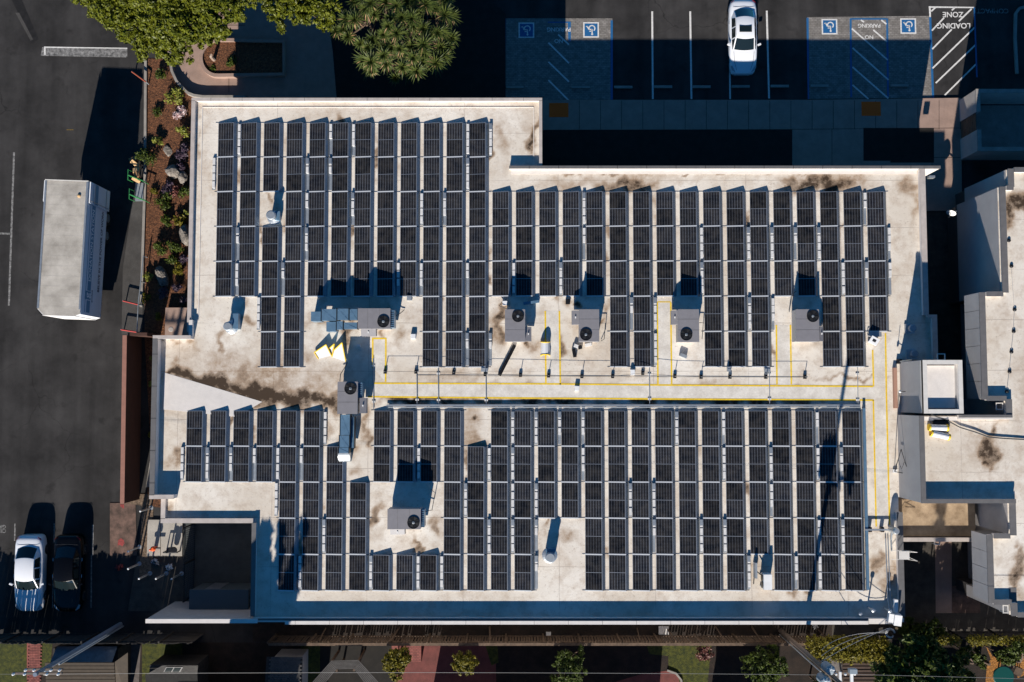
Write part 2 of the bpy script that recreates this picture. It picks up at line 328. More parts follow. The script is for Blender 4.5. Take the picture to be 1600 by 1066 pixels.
# ------------------------------------------------------------------ mesh helpers
LOC = {}
def tag(o, label=None, cat=None, group=None, kind=None):
    if label: o['label'] = label
    if cat: o['category'] = cat
    if group: o['group'] = group
    if kind: o['kind'] = kind
    return o
def thing(name, label, cat, loc, group=None, rotz=0.0):
    o = bpy.data.objects.new(name, None); col.objects.link(o)
    o.empty_display_size = 0.2
    o.location = loc; o.rotation_euler = (0, 0, rotz)
    LOC[o.name] = Vector(loc)
    return tag(o, label, cat, group)
class MB:
    def __init__(s): s.v = []; s.f = []; s.smooth = False
    def add(s, vs, fs):
        b = len(s.v); s.v += [tuple(v) for v in vs]; s.f += [tuple(i + b for i in f) for f in fs]; return s
    def box(s, x0, x1, y0, y1, z0, z1):
        x0, x1 = sorted((x0, x1)); y0, y1 = sorted((y0, y1)); z0, z1 = sorted((z0, z1))
        return s.add([(x0, y0, z0), (x1, y0, z0), (x1, y1, z0), (x0, y1, z0), (x0, y0, z1), (x1, y0, z1), (x1, y1, z1), (x0, y1, z1)],
                     [(0, 3, 2, 1), (4, 5, 6, 7), (0, 1, 5, 4), (1, 2, 6, 5), (2, 3, 7, 6), (3, 0, 4, 7)])
    def obox(s, c, size, mtx):
        hx, hy, hz = (k / 2 for k in size); c = Vector(c)
        vs = [c + mtx @ Vector((a * hx, b * hy, d * hz)) for d in (-1, 1) for a, b in ((-1, -1), (1, -1), (1, 1), (-1, 1))]
        return s.add(vs, [(0, 3, 2, 1), (4, 5, 6, 7), (0, 1, 5, 4), (1, 2, 6, 5), (2, 3, 7, 6), (3, 0, 4, 7)])
    def prism(s, poly, z0, z1):
        a = sum(poly[i][0] * poly[(i + 1) % len(poly)][1] - poly[(i + 1) % len(poly)][0] * poly[i][1] for i in range(len(poly)))
        if a < 0: poly = poly[::-1]
        n = len(poly)
        return s.add([(p[0], p[1], z0) for p in poly] + [(p[0], p[1], z1) for p in poly],
                     [tuple(range(n - 1, -1, -1)), tuple(range(n, 2 * n))] + [(i, (i + 1) % n, n + (i + 1) % n, n + i) for i in range(n)])
    def sheet(s, poly, z):
        a = sum(poly[i][0] * poly[(i + 1) % len(poly)][1] - poly[(i + 1) % len(poly)][0] * poly[i][1] for i in range(len(poly)))
        if a < 0: poly = poly[::-1]
        return s.add([(p[0], p[1], z) for p in poly], [tuple(range(len(poly)))])
    def lathe(s, c, prof, n=16, mtx=None):
        c = Vector(c); vs = []; fs = []
        for r, z in prof:
            for i in range(n):
                a = 2 * math.pi * i / n; v = Vector((r * math.cos(a), r * math.sin(a), z))
                vs.append(c + (mtx @ v if mtx else v))
        for k in range(len(prof) - 1):
            for i in range(n):
                j = (i + 1) % n; fs.append((k * n + i, k * n + j, (k + 1) * n + j, (k + 1) * n + i))
        fs.append(tuple(range(n - 1, -1, -1))); k = (len(prof) - 1) * n; fs.append(tuple(range(k, k + n)))
        return s.add(vs, fs)
    def cyl(s, c, r, h, n=14): return s.lathe(c, [(r, 0), (r, h)], n)
    def tube(s, pts, r, n=6, r2=None):
        pts = [Vector(p) for p in pts]; vs = []; fs = []
        for k, p in enumerate(pts):
            d = (pts[min(k + 1, len(pts) - 1)] - pts[max(k - 1, 0)]).normalized()
            q = d.to_track_quat('Z', 'Y').to_matrix()
            rr = r if r2 is None else r + (r2 - r) * k / (len(pts) - 1)
            for i in range(n):
                a = 2 * math.pi * i / n; vs.append(p + q @ Vector((rr * math.cos(a), rr * math.sin(a), 0)))
        for k in range(len(pts) - 1):
            for i in range(n):
                j = (i + 1) % n; fs.append((k * n + i, k * n + j, (k + 1) * n + j, (k + 1) * n + i))
        fs.append(tuple(range(n - 1, -1, -1))); k = (len(pts) - 1) * n; fs.append(tuple(range(k, k + n)))
        return s.add(vs, fs)
    def mesh(s, name, m, off=None):
        me = bpy.data.meshes.new(name)
        v = s.v if off is None else [(a - off[0], b - off[1], c - off[2]) for a, b, c in s.v]
        me.from_pydata(v, [], s.f)
        if m: me.materials.append(M[m])
        if s.smooth: me.polygons.foreach_set('use_smooth', [True] * len(me.polygons))
        me.update(); return me
    def part(s, name, m, parent, label=None, local=False, kind=None):
        me = s.mesh(name, m, None if local else LOC[parent.name])
        o = bpy.data.objects.new(name, me); col.objects.link(o); o.parent = parent
        if label: o['label'] = label
        if kind: o['kind'] = kind
        return o
    def sub(s, name, m, part, root, local=False):
        return s.part_under(name, m, part, None if local else LOC[root.name])
    def part_under(s, name, m, part, off):
        o = bpy.data.objects.new(name, s.mesh(name, m, off)); col.objects.link(o); o.parent = part; return o
    def top(s, name, m, label=None, cat=None, group=None, kind=None):
        a = np.array(s.v); c = (a.min(0) + a.max(0)) / 2; c[2] = a[:, 2].min()
        o = bpy.data.objects.new(name, s.mesh(name, m, c)); col.objects.link(o); o.location = c
        LOC[o.name] = Vector(c)
        return tag(o, label, cat, group, kind)
def RZ(a): return Matrix.Rotation(a, 3, 'Z')
ORD = ['first', 'second', 'third', 'fourth', 'fifth', 'sixth', 'seventh', 'eighth', 'ninth', 'tenth', 'eleventh', 'twelfth', 'thirteenth',
       'fourteenth', 'fifteenth', 'sixteenth', 'seventeenth', 'eighteenth', 'nineteenth', 'twentieth', 'twenty-first', 'twenty-second',
       'twenty-third', 'twenty-fourth', 'twenty-fifth', 'twenty-sixth', 'twenty-seventh', 'twenty-eighth', 'twenty-ninth', 'thirtieth']
def poly(pts, h=0.0): return [tuple(P(a, b, h)[:2]) for a, b in pts]
def text_mesh(name, s, size, m, parent, mtx, extrude=0.0):
    cu = bpy.data.curves.new(name, 'FONT'); cu.body = s; cu.size = size; cu.align_x = 'CENTER'; cu.align_y = 'CENTER'; cu.extrude = extrude; cu.offset = size * .018
    to = bpy.data.objects.new(name + '_tmp', cu); col.objects.link(to)
    dg = bpy.context.evaluated_depsgraph_get()
    me = bpy.data.meshes.new_from_object(to.evaluated_get(dg))
    bpy.data.objects.remove(to); bpy.data.curves.remove(cu)
    me.materials.clear(); me.materials.append(M[m])
    o = bpy.data.objects.new(name, me); col.objects.link(o)
    o.matrix_world = mtx
    if parent: o.parent = parent
    return o

def leaves(mb, c, r, n, size, flat=0.5, up=0.5, seed=0, shell=0.55):
    g = np.random.default_rng(seed)
    d = g.normal(size=(n, 3)); d /= np.linalg.norm(d, axis=1)[:, None]
    rad = (shell + (1 - shell) * g.random(n)) * (1 + .12 * np.sin(d[:, 0] * 7 + d[:, 1] * 5 + seed))
    p = d * rad[:, None] * np.array([r, r, r * flat]) + np.array(c)
    nn = d * .5 + g.normal(size=(n, 3)) * .55; nn[:, 2] += up
    nn /= np.linalg.norm(nn, axis=1)[:, None]
    t = np.cross(nn, g.normal(size=(n, 3))); t /= np.linalg.norm(t, axis=1)[:, None]
    b = np.cross(nn, t); s = (size * (.6 + .8 * g.random(n)))[:, None]
    q = np.stack([p - t * s, p + b * s * .45, p + t * s, p - b * s * .45], 1).reshape(-1, 3)
    base = len(mb.v); mb.v += [tuple(x) for x in q.tolist()]
    mb.f += [(base + 4 * i, base + 4 * i + 1, base + 4 * i + 2, base + 4 * i + 3) for i in range(n)]

def ground_sheet(name, pts, z, m, kind='structure'):
    return MB().sheet(poly(pts), z).top(name, m, kind=kind)

# ------------------------------------------------------------------ the ground
MB().sheet([(-250, -250), (250, -250), (250, 250), (-250, 250)], 0.0).top('asphalt_ground', 'asphalt', kind='structure')
ground_sheet('loading_strip', [(213, 285), (229, 285), (222, 520), (190, 522), (192, 420), (205, 330)], 0.006, 'asphalt_worn')
ground_sheet('mulch_bed', [(229, 92), (262, 92), (268, 112), (284, 138), (300, 152), (345, 165), (352, 200), (345, 520), (300, 800), (228, 790), (236, 700), (226, 525)], 0.03, 'mulch')
ground_sheet('walkway', [(262, 20), (262, 92), (268, 112), (284, 138), (300, 152), (345, 200), (530, 200), (520, 80), (500, -60), (300, -60)], 0.05, 'pink_concrete')
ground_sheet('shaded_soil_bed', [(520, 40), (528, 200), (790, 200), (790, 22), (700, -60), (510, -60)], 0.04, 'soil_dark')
# kerb between the lot and the mulch bed
MB().prism(poly([(226.5, 96), (230.5, 96), (229.5, 285), (223.5, 480), (219.5, 480), (225.5, 285)]), 0, 0.14).top('kerb', 'concrete', kind='structure')
def arc(cx, cy, r, a0, a1, n=14, ry=None):
    return [(cx + r * math.cos(R(a0 + (a1 - a0) * i / n)), cy + (ry or r) * math.sin(R(a0 + (a1 - a0) * i / n))) for i in range(n + 1)]
def kerb_path(name, pts, w, h, m, kind='structure', label=None, cat=None):
    mb = MB(); q = [Vector((*p, 0)) for p in poly(pts)]
    L = []
    for i, p in enumerate(q):
        d = (q[min(i + 1, len(q) - 1)] - q[max(i - 1, 0)]).normalized(); nrm = Vector((-d.y, d.x, 0)) * w / 2
        L.append((p + nrm, p - nrm))
    for i in range(len(q) - 1):
        a, b = L[i]; c, d = L[i + 1]
        mb.add([(a.x, a.y, 0), (b.x, b.y, 0), (d.x, d.y, 0), (c.x, c.y, 0), (a.x, a.y, h), (b.x, b.y, h), (d.x, d.y, h), (c.x, c.y, h)],
               [(4, 5, 6, 7), (0, 4, 7, 3), (1, 2, 6, 5), (0, 1, 5, 4), (3, 7, 6, 2)])
    return mb.top(name, m, label, cat, kind=kind)
kerb_path('curved_kerb', [(269, 60), (269, 100), (272, 115), (279, 130), (288, 140), (296, 148), (306, 152), (320, 154), (385, 154)], 0.16, 0.42, 'concrete')
pl = [(372, 66)] + [(340, 66)] + arc(342, 94, 25, 250, 100, 14, 27) + [(345, 121), (445, 119), (445, 68), (372, 66)]
kerb_path('planter_kerb', pl, 0.22, 0.40, 'pink_concrete')
ground_sheet('planter_soil', [(340, 68)] + arc(342, 94, 24, 250, 100, 14, 26) + [(345, 120), (444, 118), (444, 69)], 0.28, 'mulch')
# walkway joints in the setting: separate slabs of the sunlit walk
for a, b in (((358, 121), (358, 145)), ((330, 40), (383, 40))):
    kerb_path('walkway_joint', [a, b], 0.03, 0.056, 'soil')

# upper parking lot: paving, sidewalk, beds
ground_sheet('paver_stalls', [(790, 29), (957, 29), (957, 156), (788, 156)], 0.006, 'pavers')
ground_sheet('paver_stalls', [(1261, 27), (1453, 25), (1457, 153), (1262, 155)], 0.006, 'pavers')
MB().prism(poly([(780, 157), (1262, 157), (1500, 154), (1502, 330), (1440, 330), (1440, 300), (780, 300)]), 0, 0.12).top('sidewalk', 'pink_concrete', kind='structure')
for x in range(905, 1500, 33):
    kerb_path('sidewalk_joint', [(x, 158), (x, 203)], 0.025, 0.125, 'soil')
kerb_path('sidewalk_joint', [(1237, 203), (1500, 201)], 0.025, 0.125, 'soil')
for x in (1299, 1455): kerb_path('sidewalk_joint', [(x, 203), (x, 262)], 0.025, 0.125, 'soil')
kerb_path('sidewalk_joint', [(1455, 247), (1500, 247)], 0.025, 0.125, 'soil')
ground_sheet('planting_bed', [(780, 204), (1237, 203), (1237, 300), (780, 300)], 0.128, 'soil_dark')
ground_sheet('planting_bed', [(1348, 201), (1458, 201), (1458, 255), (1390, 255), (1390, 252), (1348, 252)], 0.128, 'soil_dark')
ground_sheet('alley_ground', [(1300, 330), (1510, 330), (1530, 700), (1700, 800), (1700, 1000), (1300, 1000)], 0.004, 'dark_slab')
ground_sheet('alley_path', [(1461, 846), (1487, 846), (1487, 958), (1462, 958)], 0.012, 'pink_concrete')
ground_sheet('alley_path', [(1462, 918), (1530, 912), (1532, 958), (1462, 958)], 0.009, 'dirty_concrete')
kerb_path('lot_kerb', [(1600, 12), (1592, 14), (1586, 22), (1585, 60), (1588, 116)], 0.18, 0.13, 'concrete')

# south side: side yard, gardens beyond the fence
ground_sheet('side_yard', [(395, 935), (1300, 935), (1300, 1003), (395, 1003)], 0.004, 'soil')
ground_sheet('side_yard', [(1300, 1000), (1700, 1000), (1700, 1100), (1300, 1100)], 0.006, 'soil')
ground_sheet('garden_soil', [(-100, 1004), (1300, 1004), (1300, 1300), (-100, 1300)], 0.004, 'soil')
ground_sheet('garden_soil', [(1300, 1100), (1800, 1100), (1800, 1300), (1300, 1300)], 0.004, 'soil')
ground_sheet('lawn_patch', [(-40, 1004), (42, 1004), (42, 1150), (-40, 1150)], 0.01, 'lawn')
ground_sheet('lawn_patch', [(63, 1004), (82, 1004), (78, 1050), (63, 1050)], 0.01, 'lawn')
ground_sheet('lawn_patch', [(222, 1000), (285, 1000), (285, 1080), (222, 1080)], 0.01, 'lawn')
ground_sheet('lawn_patch', [(470, 1003), (500, 1003), (500, 1085), (470, 1085)], 0.01, 'lawn')
ground_sheet('lawn_patch', [(1010, 1003), (1112, 1003), (1104, 1085), (1046, 1085), (1044, 1025), (1014, 1022)], 0.01, 'lawn')
ground_sheet('garden_paving', [(496, 1003), (660, 1003), (655, 1090), (496, 1090)], 0.008, 'soil_dark')
ground_sheet('garden_patio', [(612, 1003), (775, 1003), (775, 1100), (620, 1100)], 0.012, 'red_paving')
ground_sheet('lawn_patch', [(757, 1003), (777, 1003), (779, 1035), (768, 1040)], 0.016, 'lawn')
ground_sheet('garden_patio', [(960, 1066), (1000, 1054), (1042, 1048), (1060, 1056), (1066, 1100), (930, 1100)], 0.014, 'red_paving')
kerb_path('patio_kerb', [(1042, 1047), (1056, 1052), (1064, 1062), (1068, 1090)], 0.12, 0.12, 'concrete')
ground_sheet('bark_path', [(1539, 1006), (1551, 1026), (1565, 1028), (1563, 1045), (1556, 1066), (1556, 1085), (1538, 1085), (1542, 1040), (1548, 1030)], 0.012, 'bark_chips')
ground_sheet('bark_path', [(1583, 1022), (1610, 1020), (1610, 1050), (1590, 1060), (1588, 1045)], 0.012, 'bark_chips')
ground_sheet('stone_edging', [(205, 1007), (220, 1007), (216, 1090), (192, 1090)], 0.01, 'edging')

# brick path at the lower left, brick by brick
bp = MB().sheet(poly([(42, 1004), (64, 1004), (62, 1062), (42, 1062)]), 0.008).top('brick_path', 'red_brick', kind='structure')
bb = MB().box(-.095, .095, -.045, .045, 0, .035).mesh('brick', 'brick_path')
x0, y0 = P(42.5, 1066).x, P(800, 1066).y
n = 0
for j in range(23):
    for i in range(5):
        x = x0 + .1 + i * .2 + (.1 if j % 2 else 0); y = y0 + .05 + j * .105
        if x > P(64, 1030).x: continue
        o = bpy.data.objects.new('brick', bb); col.objects.link(o); o.parent = bp
        o.location = Vector((x, y, .01)) - LOC[bp.name]; o.rotation_euler = (0, 0, rnd.uniform(-.03, .03))

# left lot marks
mk = lambda pts, m='white_paint', z=0.008, name='painted_line': ground_sheet(name, pts, z, m)
mk([(20.5, 238), (23.5, 238), (15.5, 478), (12.5, 478)], 'worn_paint'); mk([(-5, 363), (17, 364), (17, 367), (-5, 366)], 'worn_paint')
mk([(66, 74), (199, 75), (199, 89), (64, 86)], 'worn_paint', name='painted_box')
mk([(64, 85), (198, 88), (198, 90), (64, 87.5)], 'worn_paint', 0.012); mk([(69, 73), (199, 75), (199, 76.5), (69, 75)], 'white_paint', 0.012)
mk([(69, 73), (71.5, 73), (71.5, 86), (69, 86)], 'white_paint', 0.016)
mk([(14, -10), (30, -10), (60, 62), (50, 68)], 'tar', 0.006, 'tar_patch')
mk([(30, 20), (52, 62), (48, 64), (24, 20)], 'asphalt_worn', 0.010, 'worn_patch')
for x0, x1, y0, y1 in ((22.5, 24.5, 818, 845), (84, 86, 818, 848), (144, 146.5, 820, 868), (142, 144, 868, 950), (82, 83.5, 900, 950)):
    mk([(x0, y0), (x1, y0), (x1 - .5, y1), (x0 - .5, y1)], 'worn_paint')
mk([(104, 202.5), (115, 202.5), (115, 203.5), (104, 203.5)], 'worn_yellow')
for sx, sy, t in ((4, 823, 'GR'), (3, 829.5, 'CEL')):
    p = P(sx, sy, .01); text_mesh('painted_letters', t, .32, 'worn_paint', None, Matrix.Translation(p) @ Matrix.Rotation(math.pi, 4, 'Z'))['kind'] = 'structure'

# upper lot marks
mk([(1017.6, 18), (1020.4, 18), (1021.4, 155), (1018.6, 155)]); mk([(1077, 18), (1079.8, 18), (1081.8, 155), (1079, 155)])
mk([(1138, 18), (1140.5, 18), (1142, 155), (1139.5, 155)]); mk([(1196.6, 17), (1199.4, 17), (1203, 154), (1200.2, 154)])
def hatch(xl, xr, segs, w=2.4, m='white_paint'):
    for x0, y0, x1, y1 in segs:
        d = math.hypot(x1 - x0, y1 - y0); nx, ny = -(y1 - y0) / d * w / 2, (x1 - x0) / d * w / 2
        mk([(x0 + nx, y0 + ny), (x1 + nx, y1 + ny), (x1 - nx, y1 - ny), (x0 - nx, y0 - ny)], m, 0.012)
# left accessible stalls
mk([(788, 29), (790.5, 29), (789.5, 156), (787, 156)], 'blue_paint', 0.010); mk([(954, 32), (957.5, 32), (957.5, 156), (954, 156)], 'blue_paint', 0.010)
mk([(887, 34), (892, 34), (892, 65), (888, 65)], 'blue_paint', 0.010); mk([(856, 34), (887, 34), (887, 36), (856, 36)], 'blue_paint', 0.010)
hatch(0, 0, [(857, 67, 889, 99), (857, 97, 889, 128), (857, 125.5, 889, 157.5), (872, 54, 889, 70)])
# right accessible stalls
mk([(1260, 28), (1263.5, 28), (1264.5, 155), (1262, 155)], 'blue_paint', 0.010); mk([(1451.5, 27), (1455, 27), (1459.5, 153), (1456, 153)], 'blue_paint', 0.010)
mk([(1327.5, 29), (1330.5, 29), (1331.5, 152), (1328.5, 152)], 'blue_paint', 0.010); mk([(1384.5, 29), (1387.5, 29), (1389, 152), (1386, 152)], 'blue_paint', 0.010)
mk([(1330.5, 28.5), (1384.5, 28.5), (1384.5, 31), (1330.5, 31)], 'blue_paint', 0.010)
hatch(0, 0, [(1331, 45, 1387, 94), (1332, 75, 1388, 125), (1332, 105, 1388, 154), (1332, 133, 1357, 155), (1364.5, 47, 1386, 65.5), (1345, 31.5, 1350, 35), (1377, 31.5, 1385, 38)])
# loading zone
mk([(1451, 10), (1522, 11), (1522, 13), (1451, 12.5)]); mk([(1451, 10), (1454, 10), (1454.5, 27), (1452, 27)], 'white_paint', 0.014)
mk([(1521, 12), (1523.5, 12), (1527.5, 121), (1525, 121)], 'blue_paint', 0.014)
hatch(0, 0, [(1456, 48, 1475, 28), (1498, 33.5, 1518, 14), (1456.5, 77, 1487, 46), (1457, 107, 1524, 42), (1462, 130, 1524.5, 70), (1476, 149, 1525, 100.5), (1455, 18, 1462, 11.5), (1487, 16.5, 1492, 12)])
def ground_text(s, px, py, size, m='white_paint', sx=1.0):
    o = text_mesh('painted_letters', s, size, m, None, Matrix.Translation(P(px, py, .018)) @ Matrix.Rotation(math.pi, 4, 'Z') @ Matrix.Diagonal((sx, 1, 1, 1)))
    o['kind'] = 'structure'
ground_text('ZONE', 1489, 22.5, .50); ground_text('LOADING', 1490, 40, .50); ground_text('COMPACT', 1551, 17, .44, 'worn_paint')  # COMPACT takes the darker paint colour to dim it in the shade
ground_text('PARKING', 1358, 40, .36, 'white_paint'); ground_text('NO', 1358, 58, .36); ground_text('PARKING', 873, 46, .38); ground_text('NO', 873, 64, .36)
def isa(px, py):
    # access symbol painted on the stall: white border, blue field, white figure, seen from the lane side
    c = P(px, py, 0); s = .52
    r = MB().sheet([(c.x - s, c.y - s), (c.x + s, c.y - s), (c.x + s, c.y + s), (c.x - s, c.y + s)], .012).top('access_symbol', 'white_paint', kind='structure')
    s = .43
    MB().sheet([(c.x - s, c.y - s), (c.x + s, c.y - s), (c.x + s, c.y + s), (c.x - s, c.y + s)], .015).part('symbol_field', 'blue_paint', r)
    mb = MB()
    k = -1
    def q(x, y): return (c.x + k * x, c.y + k * y)
    ring = [(-.06 + .23 * math.cos(R(a)), -.10 + .23 * math.sin(R(a))) for a in range(130, 385, 15)]
    inn = [(-.06 + .155 * math.cos(R(a)), -.10 + .155 * math.sin(R(a))) for a in range(130, 385, 15)]
    for i in range(len(ring) - 1):
        mb.sheet([q(*ring[i]), q(*ring[i + 1]), q(*inn[i + 1]), q(*inn[i])], .018)
    hd = [(-.07 + .07 * math.cos(R(a)), .29 + .07 * math.sin(R(a))) for a in range(0, 360, 30)]
    mb.sheet([q(*p) for p in hd], .018)
    for x0, y0, x1, y1, w in ((-.07, .22, -.06, -.06, .075), (-.06, .09, .12, .09, .06), (-.06, -.03, .14, -.03, .07), (.14, -.01, .26, -.26, .07), (.24, -.25, .33, -.21, .06)):
        d = math.hypot(x1 - x0, y1 - y0); nx, ny = -(y1 - y0) / d * w / 2, (x1 - x0) / d * w / 2
        mb.sheet([q(x0 + nx, y0 + ny), q(x1 + nx, y1 + ny), q(x1 - nx, y1 - ny), q(x0 - nx, y0 - ny)], .019)
    mb.part('symbol_figure', 'white_paint', r)
isa(822.5, 47.5); isa(923.5, 47); isa(1296, 42); isa(1419, 41)
for px, py in ((873, 173), (1360, 171)):
    r = MB().box(P(px - 15, py).x, P(px + 15, py).x, PY(py - 11), PY(py + 11), .121, .128).top('tactile_mat', 'yellow_mat',
        'yellow tactile warning mat on the sidewalk ' + ('beside the notch of the white roof' if px < 1000 else 'below the no parking hatching at right'), 'tactile mat', 'yellow tactile mats')
    c = P(px, py)
    dm = MB()
    for i in range(11):
        for j in range(8): dm.lathe((c.x - .52 + i * .104, c.y - .37 + j * .104, .128), [(.03, 0), (.018, .012)], 6)
    dm.part('dome_grid', 'yellow_mat', r, kind='stuff')

# ------------------------------------------------------------------ the building with the solar roof
ZR = 4.2
X = lambda px, py=533, h=ZR: P(px, py, h).x
Y = lambda py, h=ZR: P(800, py, h).y
W1 = X(300, 330); E0 = X(845, 200); E1 = X(1443, 380); E1b = X(1459.5, 530)
W2 = X(245, 650); W3 = X(255, 800); W4 = X(397, 880); E2 = X(1406, 880)
YN = Y(157); YM = Y(264); YW = Y(528); YS1 = Y(777); YS2 = Y(815); YS = Y(969); YE1 = Y(494); YTN = Y(575)
stains = [(272, 583, 22, 6, 13, 1.35), (320, 594, 30, 7, 16, 1.4), (375, 610, 35, 9, 17, 1.4)]   # (px, py, rx, ry, rot deg, strength)
for s in ((300, 588, 45, 9, 13, 1.2), (350, 603, 50, 14, 20, 1.35), (400, 616, 45, 16, 16, 1.4), (445, 622, 50, 15, 0, 1.4), (500, 624, 45, 14, 0, 1.25), (430, 592, 50, 45, 0, .5), (350, 575, 50, 30, 0, .38), (500, 600, 40, 30, 0, .4), (385, 585, 18, 26, 0, .6), (445, 580, 12, 36, 0, .5), (290, 560, 40, 40, 0, .22),
          (520, 632, 18, 14, 0, .9), (545, 690, 12, 20, 0, .5), (505, 680, 12, 12, 0, .7), (560, 668, 22, 12, 0, .35), (553, 735, 12, 10, 0, .45),
          (640, 624, 50, 8, 0, 1.2), (690, 623, 45, 8, 0, 1.1), (760, 626, 60, 6, 0, .8), (860, 622, 75, 10, 0, 1.25), (800, 606, 200, 7, 0, .3), (700, 587, 70, 12, 0, .28), (870, 612, 60, 14, 0, .3), (1005, 624, 50, 6, 0, .9), (1150, 622, 80, 11, 0, 1.25), (1230, 624, 60, 9, 0, 1.0), (1020, 622, 60, 9, 0, 1.2), (1120, 606, 90, 12, 0, .25),
          (735, 672, 20, 40, 0, .42), (745, 690, 14, 20, 0, .55), (735, 655, 5, 5, 0, 1.1), (735, 655, 14, 12, 0, .4),
          (1290, 286, 62, 13, 0, 1.2), (1260, 292, 40, 10, 0, .8), (1330, 282, 30, 8, 0, .6), (1290, 276, 70, 14, 0, .4), (1420, 285, 14, 18, 0, .6), (1428, 320, 6, 40, 0, .45),
          (985, 290, 48, 12, 0, 1.0), (900, 288, 60, 9, 0, .4), (1000, 278, 80, 8, 0, .35), (940, 268, 80, 3, 0, .8), (1080, 268, 60, 2, 0, .7), (1250, 268, 60, 2, 0, .6),
          (784, 505, 7, 36, 0, .95), (777, 515, 12, 35, 0, .45), (838, 540, 14, 14, 0, .55), (828, 535, 6, 5, 0, .9), (628, 525, 7, 16, 0, .5),
          (785, 215, 11, 30, 0, .42), (833, 215, 5, 30, 8, .85), (835, 232, 6, 12, 0, 1.3), (827, 190, 16, 30, 0, .2),
          (390, 500, 14, 8, 0, .75), (378, 498, 10, 10, 0, .5), (505, 500, 30, 14, 0, .45), (480, 560, 14, 10, 0, .4), (270, 565, 8, 14, 0, .5), (300, 545, 10, 25, 0, .35), (262, 530, 14, 6, 0, .8), (296, 530, 8, 6, 0, .6),
          (276, 717, 14, 14, 0, .75), (262, 722, 16, 12, 0, .4), (430, 330, 12, 20, 0, .2), (304, 230, 5, 20, 0, .45), (308, 190, 4, 30, 0, .3),
          (1390, 905, 12, 30, 0, .5), (1385, 915, 8, 12, 0, .5), (1370, 830, 30, 4, 0, .35), (888, 840, 14, 12, 0, .5), (838, 850, 8, 22, 0, .45), (870, 860, 40, 40, 0, .12),
          (908, 500, 10, 25, 0, .25), (900, 480, 8, 5, 0, 1.0), (885, 475, 8, 6, 0, .4), (1110, 600, 10, 10, 0, .5), (1235, 605, 20, 6, 0, .4),
          (600, 490, 60, 14, 0, .2), (1265, 540, 30, 10, 0, .2), (1450, 470, 6, 60, 0, .3), (960, 545, 60, 20, 0, .12), (700, 545, 80, 20, 0, .1), (260, 795, 8, 8, 0, .5), (1330, 590, 60, 3, 0, .6)):
    stains.append(s)
r2 = random.Random(3)
for k in range(90):   # grime in the gaps between panel rows and along edges
    stains.append((r2.uniform(340, 1380), r2.choice([r2.uniform(190, 480), r2.uniform(300, 570), r2.uniform(640, 920)]), r2.uniform(3, 9), r2.uniform(8, 30), 0, r2.uniform(.35, .95)))
STW = []
for px, py, rx, ry, ro, st in stains:
    c = P(px, py, ZR); k = (H - ZR) / F
    STW.append((c.x, c.y, rx * k, ry * k, -R(ro), st))
def roof_grid(mb, x0, x1, y0, y1, z, dl=0.11):
    nx = max(1, int((x1 - x0) / dl)); ny = max(1, int((y1 - y0) / dl))
    xs = np.linspace(x0, x1, nx + 1); ys = np.linspace(y0, y1, ny + 1)
    b = len(mb.v)
    mb.v += [(x, y, z) for y in ys for x in xs]
    mb.f += [(b + j * (nx + 1) + i, b + j * (nx + 1) + i + 1, b + (j + 1) * (nx + 1) + i + 1, b + (j + 1) * (nx + 1) + i) for j in range(ny) for i in range(nx)]
def add_dirt(o, off, st=STW):
    me = o.data; n = len(me.vertices); co = np.empty(n * 3); me.vertices.foreach_get('co', co); co = co.reshape(-1, 3) + np.array(off)
    d = np.zeros(n)
    x_, y_ = co[:, 0].copy(), co[:, 1].copy()     # ragged outlines
    co[:, 0] += .22 * np.sin(2.1 * y_ + 1.3 * np.sin(1.7 * x_)) + .11 * np.sin(5.3 * y_ + 3.1 * x_) + .06 * np.sin(11 * y_ - 7 * x_)
    co[:, 1] += .18 * np.sin(2.7 * x_ + 1.9 * np.sin(1.3 * y_)) + .10 * np.sin(6.1 * x_ - 2.3 * y_) + .05 * np.sin(13 * x_ + 5 * y_)
    for cx, cy, rx, ry, ro, s in st:
        dx = co[:, 0] - cx; dy = co[:, 1] - cy
        u = (dx * math.cos(ro) + dy * math.sin(ro)) / rx; v = (-dx * math.sin(ro) + dy * math.cos(ro)) / ry
        d = np.maximum(d, s * np.exp(-(u * u + v * v) ** 1.35))
    a = me.attributes.new('dirt', 'FLOAT', 'POINT'); a.data.foreach_set('value', d.astype(np.float32))
bld = thing('commercial_building', 'low white flat-roofed building filling the picture, its roof set with solar panel rows', 'building', ((W1 + E1) / 2, (YN + YS) / 2, 0))
rects = [(W1, E0, YM, YN), (W1, E1, YW, YM), (W2, E1, YS1, YW), (W3, E2, YS2, YS1), (W4, E2, YS, YS2)]
wb = MB()
for i, (a, b, c, d) in enumerate(rects):
    wb.box(a + (1.4 if i < 2 else 0), b, c, d, 0, ZR - .06 - .004 * i)
wb.box(E1, E1b, YTN, YE1, 0, ZR - .09); wb.box(W1, W1 + 1.39, YW + .01, YN, ZR - .45, ZR - .05)
wb.part('wall', 'stucco', bld)
mb = MB()
for r in rects: roof_grid(mb, *r, ZR)
roof_grid(mb, E1, E1b, YTN, YE1, ZR)
roof = mb.part('roof', 'roof_membrane', bld)
add_dirt(roof, LOC[bld.name])
def parapet(x0, x1, y0, y1, zt, m='stucco_white', cap=None, capw=.0):
    o = MB().box(x0, x1, y0, y1, ZR - .5, zt).part('parapet', m, bld)
    if cap: MB().box(x0 - capw, x1 + capw, y0 - capw, y1 + capw, zt + .003, zt + .045).sub('coping', cap, o, bld)
